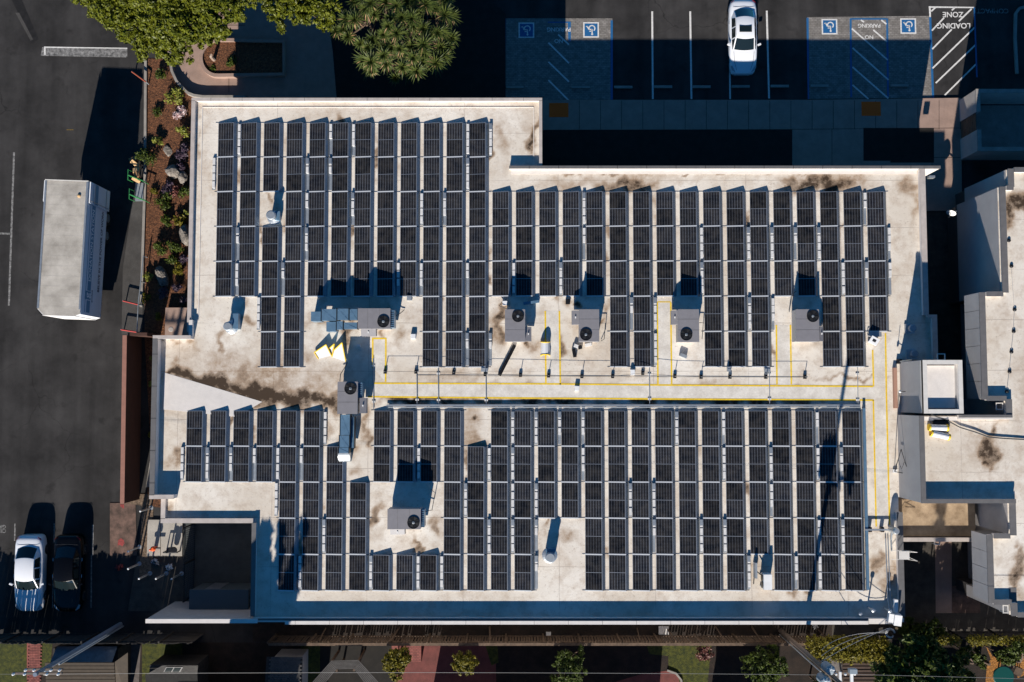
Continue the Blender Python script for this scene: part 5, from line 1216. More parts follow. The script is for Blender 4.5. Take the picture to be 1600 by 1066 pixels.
c = P(1455, 277, 2.6); MB().box(c.x - .18, c.x + .18, YM - .2, YM - .06, 2.4, 2.75).top('wall_light', 'galvanised', 'small grey light box on the wing wall at the top right of the roof', 'light')

# ------------------------------------------------------------------ cars
def sedan(px, py, label, paint, sunroof=False, L=4.75, rot=math.pi, hood_lines=False):
    c = P(px, py, .75)
    t = thing('parked_car', label, 'car', (c.x, c.y, 0), 'parked sedans', rot)
    k = L / 4.7
    # lower body: stations from nose to tail (y, half width, top height)
    ST = [(2.35, .50, .58), (2.30, .68, .64), (2.18, .78, .70), (1.9, .86, .77), (1.45, .895, .85), (1.0, .905, .92), (.7, .905, .95), (0, .905, .955), (-.8, .905, .965), (-1.4, .90, .985), (-1.75, .885, 1.0), (-2.05, .84, .99), (-2.25, .76, .95), (-2.33, .66, .86), (-2.36, .5, .7)]
    def sect(y, w, z):
        pr = [(0, z + .035), (.35, z + .03), (.62, z + .018), (.80, z - .005), (.90, z - .05), (.975, z - .14), (1.0, z - .28), (.995, .42), (.96, .27), (.90, .20)]
        h = [(w * a, y * k, max(b, .2)) for a, b in pr]
        return [(-a, b, c_) for a, b, c_ in h[::-1][:-1]] + h
    secs = [sect(*s) for s in ST]; n = len(secs[0]); vs = [v for s in secs for v in s]
    fs = [(i * n + j, i * n + j + 1, (i + 1) * n + j + 1, (i + 1) * n + j) for i in range(len(secs) - 1) for j in range(n - 1)]
    fs += [tuple(range(n - 1, -1, -1)), tuple(range((len(secs) - 1) * n, len(secs) * n))]
    b = MB(); b.add(vs, [f[::-1] for f in fs]); b.smooth = True
    body = b.part('body', paint, t, local=True)
    # greenhouse shell: (y, half width, z) along the roof line
    G = [(1.02, .70, .95, 0), (.38, .60, 1.385, 1), (.1, .585, 1.43, 1), (-.4, .58, 1.445, 1), (-.85, .58, 1.42, 1), (-1.05, .585, 1.385, 1), (-1.72, .64, 1.0, 0)]
    def arcx(w, y, z, m=7):
        return [(w * (2 * i / (m - 1) - 1), y * k - (.10 * (abs(2 * i / (m - 1) - 1) ** 2) if y > .3 else -.08 * (abs(2 * i / (m - 1) - 1) ** 2) if y < -1.0 else 0), z - .045 * (2 * i / (m - 1) - 1) ** 2) for i in range(m)]
    rows = [arcx(w, y, z) for y, w, z, _ in G]; m = 7
    g = MB(); g.smooth = True
    g.add([p for r in rows[1:6] for p in r], [(i * m + j, i * m + j + 1, (i + 1) * m + j + 1, (i + 1) * m + j) for i in range(4) for j in range(m - 1)])
    g.part('roof', paint, t, local=True)
    def ws(r0, r1, name, inset=.05):
        q = MB(); q.smooth = True
        A = [Vector(p) for p in r0]; B = [Vector(p) for p in r1]
        nr = (B[3] - A[3]).cross(Vector((1, 0, 0))).normalized(); nr = nr if nr.z > 0 else -nr
        base = MB(); base.add(A + B, [(i, i + 1, m + i + 1, m + i) for i in range(m - 1)]); base.part(name + '_surround', paint, t, local=True)
        cA = [a.lerp(bb, inset) for a, bb in zip(A, B)]; cB = [a.lerp(bb, 1 - inset * .7) for a, bb in zip(A, B)]
        ins = lambda R_: [Vector((p.x * .93, p.y, p.z)) + nr * .012 for p in R_]
        q.add(ins(cA) + ins(cB), [(i, i + 1, m + i + 1, m + i) for i in range(m - 1)])
        q.part(name, 'car_glass', t, local=True)
    ws(rows[0], rows[1], 'windshield'); ws(rows[6], rows[5], 'rear_window')
    for s in (-1, 1):
        base = [(s * .80, y * k, .945) for y in (.95, .3, -.4, -1.1, -1.7)]
        tops = [Vector(r[0 if s < 0 else -1]) for r in (rows[0], rows[1], rows[3], rows[5], rows[6])]
        base[0] = (s * .74, .95 * k, .94); base[4] = (s * .70, -1.7 * k, .96)
        q = MB(); q.add([Vector(p) for p in base] + tops, [(i, i + 1, 5 + i + 1, 5 + i) for i in range(4)]); q.part('side_frame', paint, t, local=True)
        def lerp2(i0, f): 
            return Vector(base[i0]).lerp(tops[i0], f)
        for i in (0, 1, 2):
            lo = [Vector(base[i]).lerp(Vector(base[i + 1]), .06), Vector(base[i]).lerp(Vector(base[i + 1]), .95)]
            hi = [tops[i].lerp(tops[i + 1], .08), tops[i].lerp(tops[i + 1], .94)]
            quad = [lo[0].lerp(hi[0], .1), lo[1].lerp(hi[1], .1), lo[1].lerp(hi[1], .88), lo[0].lerp(hi[0], .88)]
            MB().add([p + Vector((s * .012, 0, .006)) for p in quad], [(0, 1, 2, 3)]).part('side_window', 'car_glass', t, local=True)
        # mirror
        MB().obox((s * .98, .62 * k, 1.0), (.20, .10, .12), RZ(s * -.35)).part('mirror', paint, t, local=True)
        # wheels
        for y in (1.42, -1.42):
            w = MB().lathe((s * .80, y * k, .33), [(.33, -.10), (.33, .10)], 18, Matrix.Rotation(R(90), 3, 'Y')).part('wheel', 'tyre', t, local=True)
            MB().lathe((s * .905, y * k, .33), [(.21, -.004), (.19, .008)], 14, Matrix.Rotation(R(90), 3, 'Y')).sub('rim', 'chrome', w, t, local=True)
        # lamps
        MB().add([(s * .50, 2.305 * k, .66), (s * .75, 2.14 * k, .70), (s * .84, 1.93 * k, .74), (s * .76, 1.88 * k, .80), (s * .60, 2.12 * k, .735)], [(0, 1, 2, 3, 4) if s > 0 else (4, 3, 2, 1, 0)]).part('headlight', 'lamp_clear', t, local=True)
        MB().add([(s * .55, -2.30 * k, .955), (s * .79, -2.16 * k, .93), (s * .83, -2.03 * k, .965), (s * .66, -2.21 * k, .995)], [(0, 1, 2, 3) if s < 0 else (3, 2, 1, 0)]).part('taillight', 'lamp_red', t, local=True)
        # door handles and seams
        for y in (.15, -.85): MB().box(s * .90, s * .925, (y - .1) * k, (y + .1) * k, .82, .845).part('handle', 'chrome', t, local=True)
    MB().add([(-.42, 2.352 * k, .60), (.42, 2.352 * k, .60), (.45, 2.335 * k, .50), (-.45, 2.335 * k, .50)], [(0, 1, 2, 3)]).part('grille', 'black', t, local=True)
    if sunroof:
        MB().add([(-.40, -.02 * k, 1.447), (.40, -.02 * k, 1.447), (.40, -.43 * k, 1.459), (-.40, -.43 * k, 1.459)], [(3, 2, 1, 0)]).part('sunroof', 'car_glass', t, local=True)
    # hood shut lines
    for s in (-1, 1): MB().tube([(s * .66, 1.05 * k, .945), (s * .60, 1.7 * k, .85), (s * .45, 2.16 * k, .745)], .008, 4).part('hood_line', 'black_metal', t, local=True)
    MB().tube([(-.70, -1.78 * k, 1.03), (0, -1.82 * k, 1.045), (.70, -1.78 * k, 1.03)], .008, 4).part('trunk_line', 'black_metal', t, local=True)
    return t
sedan(1161, 57, 'white sedan with dark sunroof parked in the upper lot', 'car_white', True, 4.85)
sedan(45.5, 896, 'white sedan parked in the lower left lot', 'car_white', False, 4.75)
sedan(106, 896, 'dark sedan with sun glint parked beside the white one', 'car_dark', False, 4.8)

# ------------------------------------------------------------------ box trailer
HT = 3.95
a = P(71, 283, HT); b = P(57.5, 493, HT); c2 = P(138, 283, HT)
ang = math.atan2(a.x - b.x, a.y - b.y)
L = (a - b).length; Wd = c2.x - a.x
t = thing('box_trailer', 'white box trailer with blue stripes and open rear doors in the left lot', 'trailer', ((a.x + b.x) / 2 + Wd / 2, (a.y + b.y) / 2, 0), rotz=-ang)
hw, hl, zb = Wd / 2, L / 2, 1.15
MB().prism([(-hw + .35, -hl), (hw - .3, -hl), (hw, -hl + .12), (hw, hl), (-hw, hl), (-hw, -hl + .35)], zb, HT - .05).part('box_body', 'trailer_side', t, local=True)
MB().prism([(-hw + .38, -hl + .02), (hw - .32, -hl + .02), (hw - .02, -hl + .14), (hw - .02, hl - .02), (-hw + .02, hl - .02), (-hw + .02, -hl + .38)], HT - .047, HT).part('roof_sheet', 'trailer_roof', t, local=True)
for k in range(13):
    y = -hl + .5 + k * (L - .8) / 12; MB().box(-hw + .06, hw - .06, y - .05, y + .05, HT + .001, HT + .003).part('roof_bow', 'trailer_roof', t, local=True)
MB().prism([(-hw + .33, -hl - .03), (hw - .28, -hl - .03), (hw - .28, -hl - .003), (-hw + .33, -hl - .003)], zb, HT - .03).part('front_panel', 'trailer_front', t, local=True)
MB().box(-hw - .02, hw + .02, hl + .003, hl + .06, HT - .16, HT + .03).part('rear_header', 'offwhite', t, local=True)
MB().box(-hw + .1, hw - .1, -hl + .1, hl - .1, zb - .25, zb - .005).part('chassis', 'black_metal', t, local=True)
for s in (-1, 1):
    d = MB().box(s * (hw + .06), s * (hw + .12), hl - 1.28, hl + .02, zb - .02, HT - .1).part('rear_door', 'trailer_side', t, local=True)
    for z in (1.6, 3.2): MB().box(s * (hw + .125), s * (hw + .14), hl - 1.25, hl, z, z + .06).sub('hinge', 'galvanised', d, t, local=True)
    MB().tube([(s * (hw + .15), hl - 1.15, zb), (s * (hw + .15), hl - 1.15, HT - .15)], .02, 6).sub('lock_rod', 'galvanised', d, t, local=True)
    for y in (hl - 1.6, hl - 2.75):
        w = MB().lathe((s * (hw - .35), y, .5), [(.5, -.15), (.5, .15)], 20, Matrix.Rotation(R(90), 3, 'Y')).part('wheel', 'tyre', t, local=True)
        MB().lathe((s * (hw - .19), y, .5), [(.28, 0), (.2, .02)], 14, Matrix.Rotation(R(90), 3, 'Y')).sub('rim', 'galvanised', w, t, local=True)
    MB().box(s * .7 - .06, s * .7 + .06, -hl + 1.6, -hl + 1.75, 0, zb).part('landing_leg', 'black_metal', t, local=True)
MB().lathe((hw - .5, hl - .9, HT), [(.1, 0), (.1, .07), (.04, .1)], 10).part('roof_marker', 'cardboard_pale', t, local=True)
for s in (-1, 1): MB().box(s * (hw - .10), s * (hw + .012), -hl + .4, hl - .01, HT + .001, HT + .03).part('roof_rail', 'galvanised', t, local=True)
# printing on the east side
xs_ = hw + .004
def strip(y0, y1, z0, z1, m, name='stripe', dx=0): MB().add([(xs_ + dx, y0, z0), (xs_ + dx, y1, z0), (xs_ + dx, y1, z1), (xs_ + dx, y0, z1)], [(0, 1, 2, 3)]).part(name, m, t, local=True)
strip(-hl + .3, hl - 1.3, 3.38, 3.46, 'print_blue'); strip(-hl + .3, -hl + 1.05, 2.75, 3.22, 'print_blue'); strip(-hl + 1.65, hl - 1.3, 2.75, 3.22, 'print_blue')
for zz in ((3.38, 3.46), (2.75, 3.22)): strip(hl - 1.26, hl, *zz, 'print_blue', dx=.117)
strip(-hl + 1.1, -hl + 1.62, 2.72, 3.5, 'print_blue', 'emblem_field', .002)
def side_text(s, y, z, size, m, sx=1.0, dx=.004):
    mtx = Matrix(((0, 0, 1, xs_ + dx), (sx, 0, 0, y), (0, 1, 0, z), (0, 0, 0, 1)))
    o = text_mesh('lettering', s, size, m, None, mtx); mw = o.matrix_world.copy(); o.parent = t; o.matrix_parent_inverse = Matrix(); o.matrix_basis = mw
side_text('DONATION STATION', .35, 2.98, .46, 'print_white', .98)
side_text('BELIEVE IN THE POWER OF WORK', .15, 1.72, .36, 'print_dark', .92)
side_text('g', -hl + 1.36, 3.12, .75, 'print_white'); side_text('goodwill', -hl + 1.36, 2.55, .22, 'print_dark')

# ------------------------------------------------------------------ green frames, boxes at the kerb
for i, (px, py) in enumerate(((206, 276), (208, 306))):
    c = P(px, py, .9); t = thing('green_frame', 'green metal rack frame at the kerb, ' + ('upper' if i == 0 else 'lower') + ' one', 'rack', (c.x, c.y, 0), 'green metal racks at the kerb')
    u = Vector((.93, -.37, 0))
    MB().tube([Vector((c.x, c.y, .95)) - u * .25, Vector((c.x, c.y, .95)) + u * .85], .035, 6).part('top_bar', 'white_metal' if False else 'green_metal', t)
    for q in (-.25, 0.0, .25, .8): p = Vector((c.x, c.y, 0)) + u * q; MB().tube([p, p + Vector((0, 0, .95))], .03, 6).part('upright', 'green_metal', t)
    for dy in (.35, -.3): MB().tube([Vector((c.x - .25, c.y + .1, .9)), Vector((c.x - .25, c.y + .1 + dy, .9)), Vector((c.x - .2, c.y + .1 + dy, .1))], .03, 6).part('side_arm', 'green_metal', t)
cs = [(209, 250, .5, .3, 30, 'cardboard'), (213, 257, .6, .25, -40, 'cardboard_pale'), (215, 268, .35, .3, 10, 'cardboard_pale'), (217, 276, .3, .45, 25, 'cardboard'), (216, 283, .45, .2, -30, 'cardboard_pale')]
for i, (px, py, sx, sy, ro, m_) in enumerate(cs):
    c = P(px, py, .3); t = thing('cardboard_box', 'flattened cardboard box at the kerb, %s from top of the heap' % ORD[i], 'box', (c.x, c.y, 0), 'cardboard heap at the kerb')
    mt = Euler((rnd.uniform(-.3, .3), rnd.uniform(-.4, .4), R(ro))).to_matrix()
    MB().obox((c.x, c.y, .36 + .08 * i), (sx, sy, .22), mt).part('box_body', m_, t)
    MB().obox(Vector((c.x, c.y, .36 + .08 * i)) + mt @ Vector((sx * .55, 0, .1)), (sx * .4, sy * .9, .015), mt @ Matrix.Rotation(.5, 3, 'Y')).part('flap', m_, t)
c = P(217.5, 300, .2); t = thing('floor_tray', 'grey flat cart between the green racks', 'cart', (c.x, c.y, 0))
MB().box(c.x - .25, c.x + .25, c.y - .6, c.y + .6, .14, .2).part('deck', 'galv_dull', t)
for sx in (-.2, .2):
    for sy in (-.5, .5): MB().lathe((c.x + sx, c.y + sy, .07), [(.07, -.03), (.07, .03)], 10, Matrix.Rotation(R(90), 3, 'Y')).part('wheel', 'tyre', t)

# ------------------------------------------------------------------ rocks and shrubs in the mulch bed
def rock(px, py, rx, ry, rz, seed, label, ro=0, mname='rock'):
    c = P(px, py, rz * .6); g = np.random.default_rng(seed)
    import bmesh
    bm = bmesh.new(); bmesh.ops.create_icosphere(bm, subdivisions=3, radius=1)
    ph = g.random((6, 3)) * 6.28
    pl_ = [(g.normal(size=3), g.uniform(.55, .85)) for _ in range(9)]
    for v in bm.verts:
        d = v.co.normalized(); r = 1.0
        for nrm, k in pl_:
            nrm = nrm / np.linalg.norm(nrm); q = d.x * nrm[0] + d.y * nrm[1] + d.z * nrm[2]
            if q > .05: r = min(r, k / q)
        r += .04 * math.sin(d.x * 9 + ph[0, 0]) * math.sin(d.y * 8 + ph[1, 1])
        v.co = RZ(R(ro)) @ Vector((d.x * r * rx, d.y * r * ry, d.z * r * rz))
    me = bpy.data.meshes.new('boulder'); bm.to_mesh(me); bm.free(); me.materials.append(M[mname])
    o = bpy.data.objects.new('boulder', me); col.objects.link(o); o.location = (c.x, c.y, rz * .35)
    tag(o, label, 'rock', 'boulders in the mulch bed')
rock(270, 268, .62, .46, .5, 1, 'pale flat boulder beside purple shrubs in the mulch bed', 15)
rock(285, 278, .35, .5, .4, 2, 'small grey boulder right of the pale flat one', 5)
rock(289, 368, .45, .75, .6, 3, 'tall grey boulder close to the building wall', 4)
rock(252, 432, .38, .75, .5, 4, 'narrow grey boulder leaning at the middle of the bed', 20)
rock(262, 235, .32, .42, .12, 6, 'flat square stepping stone in the mulch bed', 0)
def shrub(px, py, r, h, n, size, m, label, seed, cat='shrub', group='shrubs in the mulch bed', trunk=True):
    c = P(px, py, h * .5)
    t = thing('shrub', label, cat, (c.x, c.y, 0), group)
    g = MB()
    q = random.Random(seed)
    for k in range(6):
        a_ = q.uniform(0, 6.28); rr = q.uniform(.2, .65) * r
        leaves(g, (c.x + rr * math.cos(a_), c.y + rr * math.sin(a_), h * q.uniform(.45, .75)), r * q.uniform(.35, .6), n // 6, size, .8, .5, seed * 10 + k, .3)
    g.part('foliage', m, t)
    s_ = MB()
    for k in range(4):
        a_ = q.uniform(0, 6.28); s_.tube([(c.x, c.y, 0), (c.x + .3 * r * math.cos(a_), c.y + .3 * r * math.sin(a_), h * .6)], .02, 5, .008)
    s_.part('stem', 'trunk', t)
SHR = [(281, 175, .42, .35, 'leaf_white', 'white and pink flowering shrub near the roof corner'), (252, 118, .38, .6, 'leaf_green', 'small green shrub at the top of the mulch bed'), (272, 152, .6, .6, 'leaf_lime', 'yellow-green shrub near the roof corner'), (285, 208, .45, .5, 'leaf_lime', 'bright lime shrub beside the flat stone'), (246, 223, .35, .5, 'leaf_lime', 'small lime shrub left of the flat stone'),
       (230, 247, .6, .7, 'leaf_green', 'green shrub leaning over the kerb'), (285, 238, .6, .5, 'leaf_purple', 'purple shrub above the pale boulder'), (265, 295, .55, .5, 'leaf_purple', 'purple shrub under the pale boulder'), (270, 300, .4, .45, 'leaf_red', 'reddish shrub under the pale boulder'),
       (258, 315, .55, .5, 'leaf_green', 'bright green shrub in the middle of the bed'), (292, 333, .2, .4, 'leaf_lime', 'tiny yellow shrub near the wall'), (252, 388, .55, .7, 'leaf_green', 'feathery green shrub above the narrow boulder'), (275, 385, .5, .6, 'leaf_green', 'dark green shrub left of the wall boulder'),
       (232, 432, .3, .4, 'leaf_lime', 'round yellow shrub at the kerb'), (258, 460, .55, .5, 'leaf_purple', 'wide purple shrub under the narrow boulder'), (287, 468, .3, .4, 'leaf_purple', 'small purple shrub above the utility pad'), (280, 420, .4, .4, 'leaf_hedge', 'olive shrub near the wall in the lower bed'), (288, 405, .35, .4, 'leaf_purple', 'purple shrub against the building wall'),
       (262, 345, .4, .5, 'leaf_green', 'dark green tuft under the bright green shrub'), (283, 262, .35, .45, 'leaf_purple', 'small purple shrub between pale boulder and wall'), (290, 300, .4, .5, 'leaf_green', 'dark shrub against the wall below the small boulder'), (282, 345, .4, .5, 'leaf_hedge', 'olive shrub above the tall wall boulder'), (246, 175, .3, .4, 'leaf_green', 'green tuft left of the white flowers'), (268, 405, .45, .6, 'leaf_green', 'dense green shrub between the two lower boulders'), (240, 300, .25, .35, 'leaf_hedge', 'olive tuft at the kerb across from the green racks'), (275, 448, .4, .5, 'leaf_purple', 'purple shrub right of the narrow boulder'), (250, 495, .3, .4, 'leaf_hedge', 'olive tuft left of the utility pad'), (228, 465, .3, .5, 'leaf_hedge', 'olive tuft beside the railing'), (360, 95, .4, .6, 'leaf_green', 'dark shrub inside the curved planter'), (332, 105, .25, .4, 'leaf_green', 'small shrub at the rounded end of the planter'), (238, 560, .18, .3, 'leaf_lime', 'lime weed beside the brown wall, upper'), (237, 600, .16, .3, 'leaf_lime', 'lime weed beside the brown wall, middle'), (236, 680, .18, .3, 'leaf_hedge', 'lime weed beside the brown wall, lower')]
for i, (px, py, r, h, m_, lab) in enumerate(SHR):
    shrub(px, py, r * (1.0 if m_ == 'leaf_purple' else 1.25), h * 1.15, int(620 * r / .5), .075 if r > .3 else .055, m_, lab, 100 + i)
c = P(335, 95, .5); t = thing('cut_trunk', 'pale pruned trunk rising in the curved planter', 'trunk', (c.x, c.y, .28))
MB().tube([(c.x - .1, c.y + .15, .2), (c.x, c.y, 1.2), (c.x + .35, c.y - .25, 2.2)], .12, 8, .07).part('stem', 'trunk_pale', t)

# ------------------------------------------------------------------ trees
def limb(g, p, q, r0, r1, bend=.15, n=5, rg=rnd):
    p, q = Vector(p), Vector(q); pts = []
    o = Vector((rg.uniform(-1, 1), rg.uniform(-1, 1), 0)) * (q - p).length * bend
    for k in range(n + 1):
        f = k / n; pts.append(p.lerp(q, f) + o * math.sin(f * math.pi))
    g.tube(pts, r0, 7, r1)
def broad_tree(base, clumps, m, label, name='broadleaf_tree', n=900, size=.11, hmin=2.2, trunk_r=.2, seed=0, cat='tree', group=None, shell=.5):
    bx, by = base; t = thing(name, label, cat, (bx, by, 0), group)
    g = MB(); q = random.Random(seed)
    top = Vector((bx, by, hmin * .7)); limb(g, (bx, by, 0), top, trunk_r, trunk_r * .7, .05)
    lf = MB()
    for k, (x, y, z, r) in enumerate(clumps):
        limb(g, top, (x, y, z - r * .2), trunk_r * .5, .03, .12, 5, q)
        # the clump as many small leaf sprays at uneven depth, so that dark gaps stay between them
        leaves(lf, (x, y, z - r * .25), r * .8, int(n * r * r * .25), size, .6, .4, seed * 50 + k, .2)
        ns = max(4, int(26 * r * r / (.32 + .18 * r)))
        for j in range(ns):
            a_ = q.uniform(0, 6.28); rr = r * math.sqrt(q.random()) * 1.08; hh = math.sqrt(max(0, 1.1 - (rr / r) ** 2))
            sr = q.uniform(.15, .30) * (.6 + .4 * r)
            leaves(lf, (x + rr * math.cos(a_), y + rr * math.sin(a_), z + r * .62 * hh * q.uniform(.45, 1.08)), sr, max(8, int(n * sr * sr * 1.15)), size, .75, .6, seed * 500 + k * 40 + j, .15)
    g.part('trunk', 'trunk', t); lf.part('crown', m, t)
    return t
def clump(px, py, z, rpx): c = P(px, py, z); return (c.x, c.y, z, rpx * (H - z) / F)
b0 = P(290, 10, 0)
broad_tree((b0.x, b0.y), [clump(*a) for a in ((150, -14, 4.6, 34), (185, 6, 5.0, 38), (215, 40, 4.6, 33), (238, 66, 4.2, 26), (255, 25, 5.4, 38), (280, 72, 4.4, 28), (292, 40, 5.2, 34), (325, 20, 5.2, 36), (318, 58, 4.2, 20), (365, 2, 4.9, 32), (250, -25, 5.8, 45), (320, -25, 5.6, 45), (200, -35, 5.4, 45), (380, -25, 4.8, 35), (225, 84, 3.7, 10), (345, 45, 4.2, 18))],
           'leaf_olive', 'large olive green tree over the planter at the upper left', n=1150, size=.10, hmin=2.4, trunk_r=.25, seed=2)
b0 = P(470, -10, 0)
broad_tree((b0.x, b0.y), [clump(*a) for a in ((432, 12, 4.4, 18), (455, 2, 4.6, 24), (485, 12, 4.6, 22), (510, 5, 4.8, 24), (438, 40, 3.9, 10), (470, 25, 4.2, 14), (505, 35, 4.2, 14), (470, -25, 5, 30))],
           'leaf_olive', 'smaller olive green tree touching the spiky tree at the top', n=1150, size=.10, hmin=2.2, trunk_r=.18, seed=3)
# spiky rosette tree
def spiky_tree():
    b0 = P(620, 30, 0); t = thing('yucca_tree', 'large spiky rosette tree with sword leaves above the north edge of the roof', 'tree', (b0.x, b0.y, 0))
    q = random.Random(11); br = MB(); lf = MB(); dry = MB(); heads = []
    tries = 0
    while len(heads) < 105 and tries < 6000:
        tries += 1
        px = q.uniform(520, 712); py = q.uniform(-70, 128)
        e = ((px - 617) / 98) ** 2 + ((py - 18) / 108) ** 2
        if e > 1.02: continue
        if py > 95 and 560 < px < 600 and False: continue
        z = 3.2 + 2.6 * max(0, 1 - e) + q.uniform(-.6, .6)
        c = P(px, py, z)
        if any((c - h).length < .50 for h in heads): continue
        heads.append(c)
    top = Vector((b0.x, b0.y, 1.6))
    limb(br, (b0.x, b0.y, 0), top, .35, .3, .03)
    for i, h in enumerate(heads):
        limb(br, top if i % 3 else heads[max(0, i - 3)].lerp(top, .4), h, .10, .05, .1, 4, q)
        ax = (h - Vector((b0.x, b0.y, 1.0))).normalized() * .6 + Vector((0, 0, .7)); ax.normalize()
        rm = ax.to_track_quat('Z', 'Y').to_matrix()
        n = 66; ga = 2.39996; hs = q.uniform(.7, 1.2)
        for k in range(n):
            f = k / n; el = R(85 - 112 * f) ; a_ = k * ga + q.uniform(-.1, .1); Ln = hs * q.uniform(.55, .85) * (1 if f < .8 else .85)
            d = rm @ Vector((math.cos(a_) * math.cos(el), math.sin(a_) * math.cos(el), math.sin(el)))
            s = d.cross(ax); s = s.normalized() if s.length > .01 else Vector((1, 0, 0)); w = .028
            p0 = h; p1 = h + d * Ln * .55; p2 = h + d * Ln - Vector((0, 0, .06 * Ln + .12 * max(0, f - .5)))
            mb = dry if f > .80 and q.random() < .6 else lf
            mb.add([p0 - s * w * .6, p0 + s * w * .6, p1 + s * w, p1 - s * w, p2], [(0, 1, 2, 3), (3, 2, 4)])
    br.part('trunk', 'trunk', t); lf.part('crown', 'leaf_yucca', t); dry.part('dry_leaves', 'leaf_dry', t)
spiky_tree()
# garden trees and hedges along the bottom
def small_tree(px, py, z, rpx, m, label, seed, n=1500, size=.085, hmin=1.2, extra=()):
    c = P(px, py, z); r = rpx * (H - z) / F; q = random.Random(seed)
    cl = [(c.x, c.y, z, r * .55)] + [(c.x + math.cos(a_) * r * .55, c.y + math.sin(a_) * r * .55, z + q.uniform(-.4, .3) * r, r * q.uniform(.35, .5)) for a_ in [k * 1.05 + q.uniform(-.2, .2) for k in range(6)]]
    cl += [clump(*e) for e in extra]
    return broad_tree((c.x, c.y), cl, m, label, 'garden_tree', n, size, hmin, .07, seed)
small_tree(620, 1032, 2.4, 21, 'leaf_hedge', 'small olive tree left of the red patio wall', 31, extra=((620, 1052, 2.0, 10),))
small_tree(724, 1036, 2.4, 20, 'leaf_hedge', 'round olive tree on the red patio', 32)
small_tree(890, 1044, 2.6, 26, 'leaf_green', 'loose dark green tree in the shaded garden', 33, 900, extra=((907, 1017, 2.6, 5), (868, 1060, 2, 9)))
small_tree(1195, 1040, 2.6, 34, 'leaf_green', 'bushy green tree left of the utility pole with transformers', 34, 900)
small_tree(1100, 1020, 1.2, 14, 'leaf_red', 'reddish low bush at the fence', 35, 700, .07, .5)
small_tree(1290, 1080, 3.0, 30, 'leaf_green', 'green tree at the bottom edge near the transformers', 36, 900)
hd = thing('hedge', 'sunlit yellow-green hedge above the brown tiled roof', 'hedge', tuple(P(1325, 1015, 0)))
g = MB()
for k in range(26):
    px = 1272 + (k % 13) * 9.0; py = 1008 + (k // 13) * 14 + rnd.uniform(-3, 3); c = P(px, py, 2.6); leaves(g, c, .55, 420, .085, .8, .5, 500 + k, .3)
g.part('foliage', 'leaf_hedge', hd)
g = MB()
for px in (1285, 1325, 1365): c = P(px, 1014, 0); g.tube([(c.x, c.y, 0), (c.x, c.y, 2.4)], .06, 6, .03)
g.part('stem', 'trunk', hd)
hd = thing('hedge', 'clipped low hedge tops along the lower right fence line', 'hedge', tuple(P(1540, 1003, 0)))
g = MB()
for k, px in enumerate((1474, 1484, 1494, 1518, 1528, 1536, 1550, 1560, 1570, 1588, 1598, 1608)):
    c = P(px, 1001, 2.3); leaves(g, c, .36, 320, .07, .9, .5, 600 + k, .3)
g.part('foliage', 'leaf_hedge', hd)
g = MB()
for px in (1480, 1525, 1560, 1595): c = P(px, 1002, 0); g.tube([(c.x, c.y, 0), (c.x, c.y, 2.1)], .05, 6, .03)
g.part('stem', 'trunk', hd)
def big_tree(clumps, base, label, seed, m='leaf_green', n=520, size=.13):
    b0 = P(*base, 0); broad_tree((b0.x, b0.y), [clump(*a) for a in clumps], m, label, 'garden_tree', n, size, 2.0, .16, seed)
big_tree(((1420, 1030, 5.0, 34), (1395, 1060, 4.5, 30), (1450, 1060, 5.5, 36), (1440, 1015, 4.0, 26), (1480, 1080, 5.0, 34), (1410, 1090, 5.5, 40), (1470, 1040, 4.5, 24)), (1425, 1030), 'large dark green tree below the corner of the roof', 51)
big_tree(((1490, 1075, 3.0, 24), (1503, 1060, 2.4, 17), (1500, 1095, 3.0, 24)), (1497, 1065), 'dark tree left of the orange bark path', 52)
big_tree(((1508, 1024, 2.0, 12), (1500, 1030, 2.0, 10)), (1503, 1026), 'low grassy bush left of the bark path', 53, n=900, size=.1)
big_tree(((1526, 1028, 1.2, 11), (1533, 1034, 1.0, 8)), (1528, 1028), 'low arching bush touching the bark path', 54, n=900, size=.1)
big_tree(((1570, 1024, 2.2, 13), (1584, 1030, 2.2, 10), (1597, 1016, 3.0, 14)), (1575, 1024), 'low green bush right of the bark path', 55, n=900, size=.1)
# trees south of the frame whose shade falls on the roof and gardens
def shade_tree(px, py_roof, htop, rad, label, seed, spires=False):
    s = P(px, py_roof, ZR); bx = s.x - SH.x * (htop - ZR); by = s.y - SH.y * (htop - ZR)
    q = random.Random(seed); cl = []
    for k in range(11):
        f = k / 10; z = htop - .5 - f * (htop * .55); r = rad * (.28 + .72 * f) * q.uniform(.7, 1.0); a_ = q.uniform(0, 6.28)
        cl.append((bx + rad * .5 * f * math.cos(a_), by + rad * .5 * f * math.sin(a_), z, r))
    broad_tree((bx, by), cl, 'leaf_green', label, 'conifer_tree', 700, .27, 2.5, .25, seed)
shade_tree(480, 800, 12.0, 1.1, 'slim tall tree south of the frame shading the left end of the roof', 61)
shade_tree(447, 797, 11.5, 1.0, 'second slim tree south of the frame', 64)
shade_tree(418, 812, 10.5, 1.4, 'tall dense tree beside it south of the frame', 62)
shade_tree(410, 850, 9.5, 1.5, 'medium tree south of the courtyard', 63)
shade_tree(405, 885, 8.6, 1.5, 'shorter tree south of the courtyard', 65)
shade_tree(1480, 800, 12.5, .9, 'slim pointed tree south of the frame shading the tan roof', 66)
board_fence(1385, 1660, 999, 2.0, 'wooden_fence', 'dark board fence behind the hedge at the lower right', 'fence_grey', .008, .15, 8, False)
for i_, (px, py, z) in enumerate(((1420, 985, 1.5), (1438, 990, 1.7), (1455, 988, 1.4))):
    big_tree(((px, py, z, 17), (px + 6, py + 6, z * .6, 15)), (px, py), 'dark bush in the shade below the service box, %s from left' % ORD[i_], 70 + i_, n=1100, size=.1)

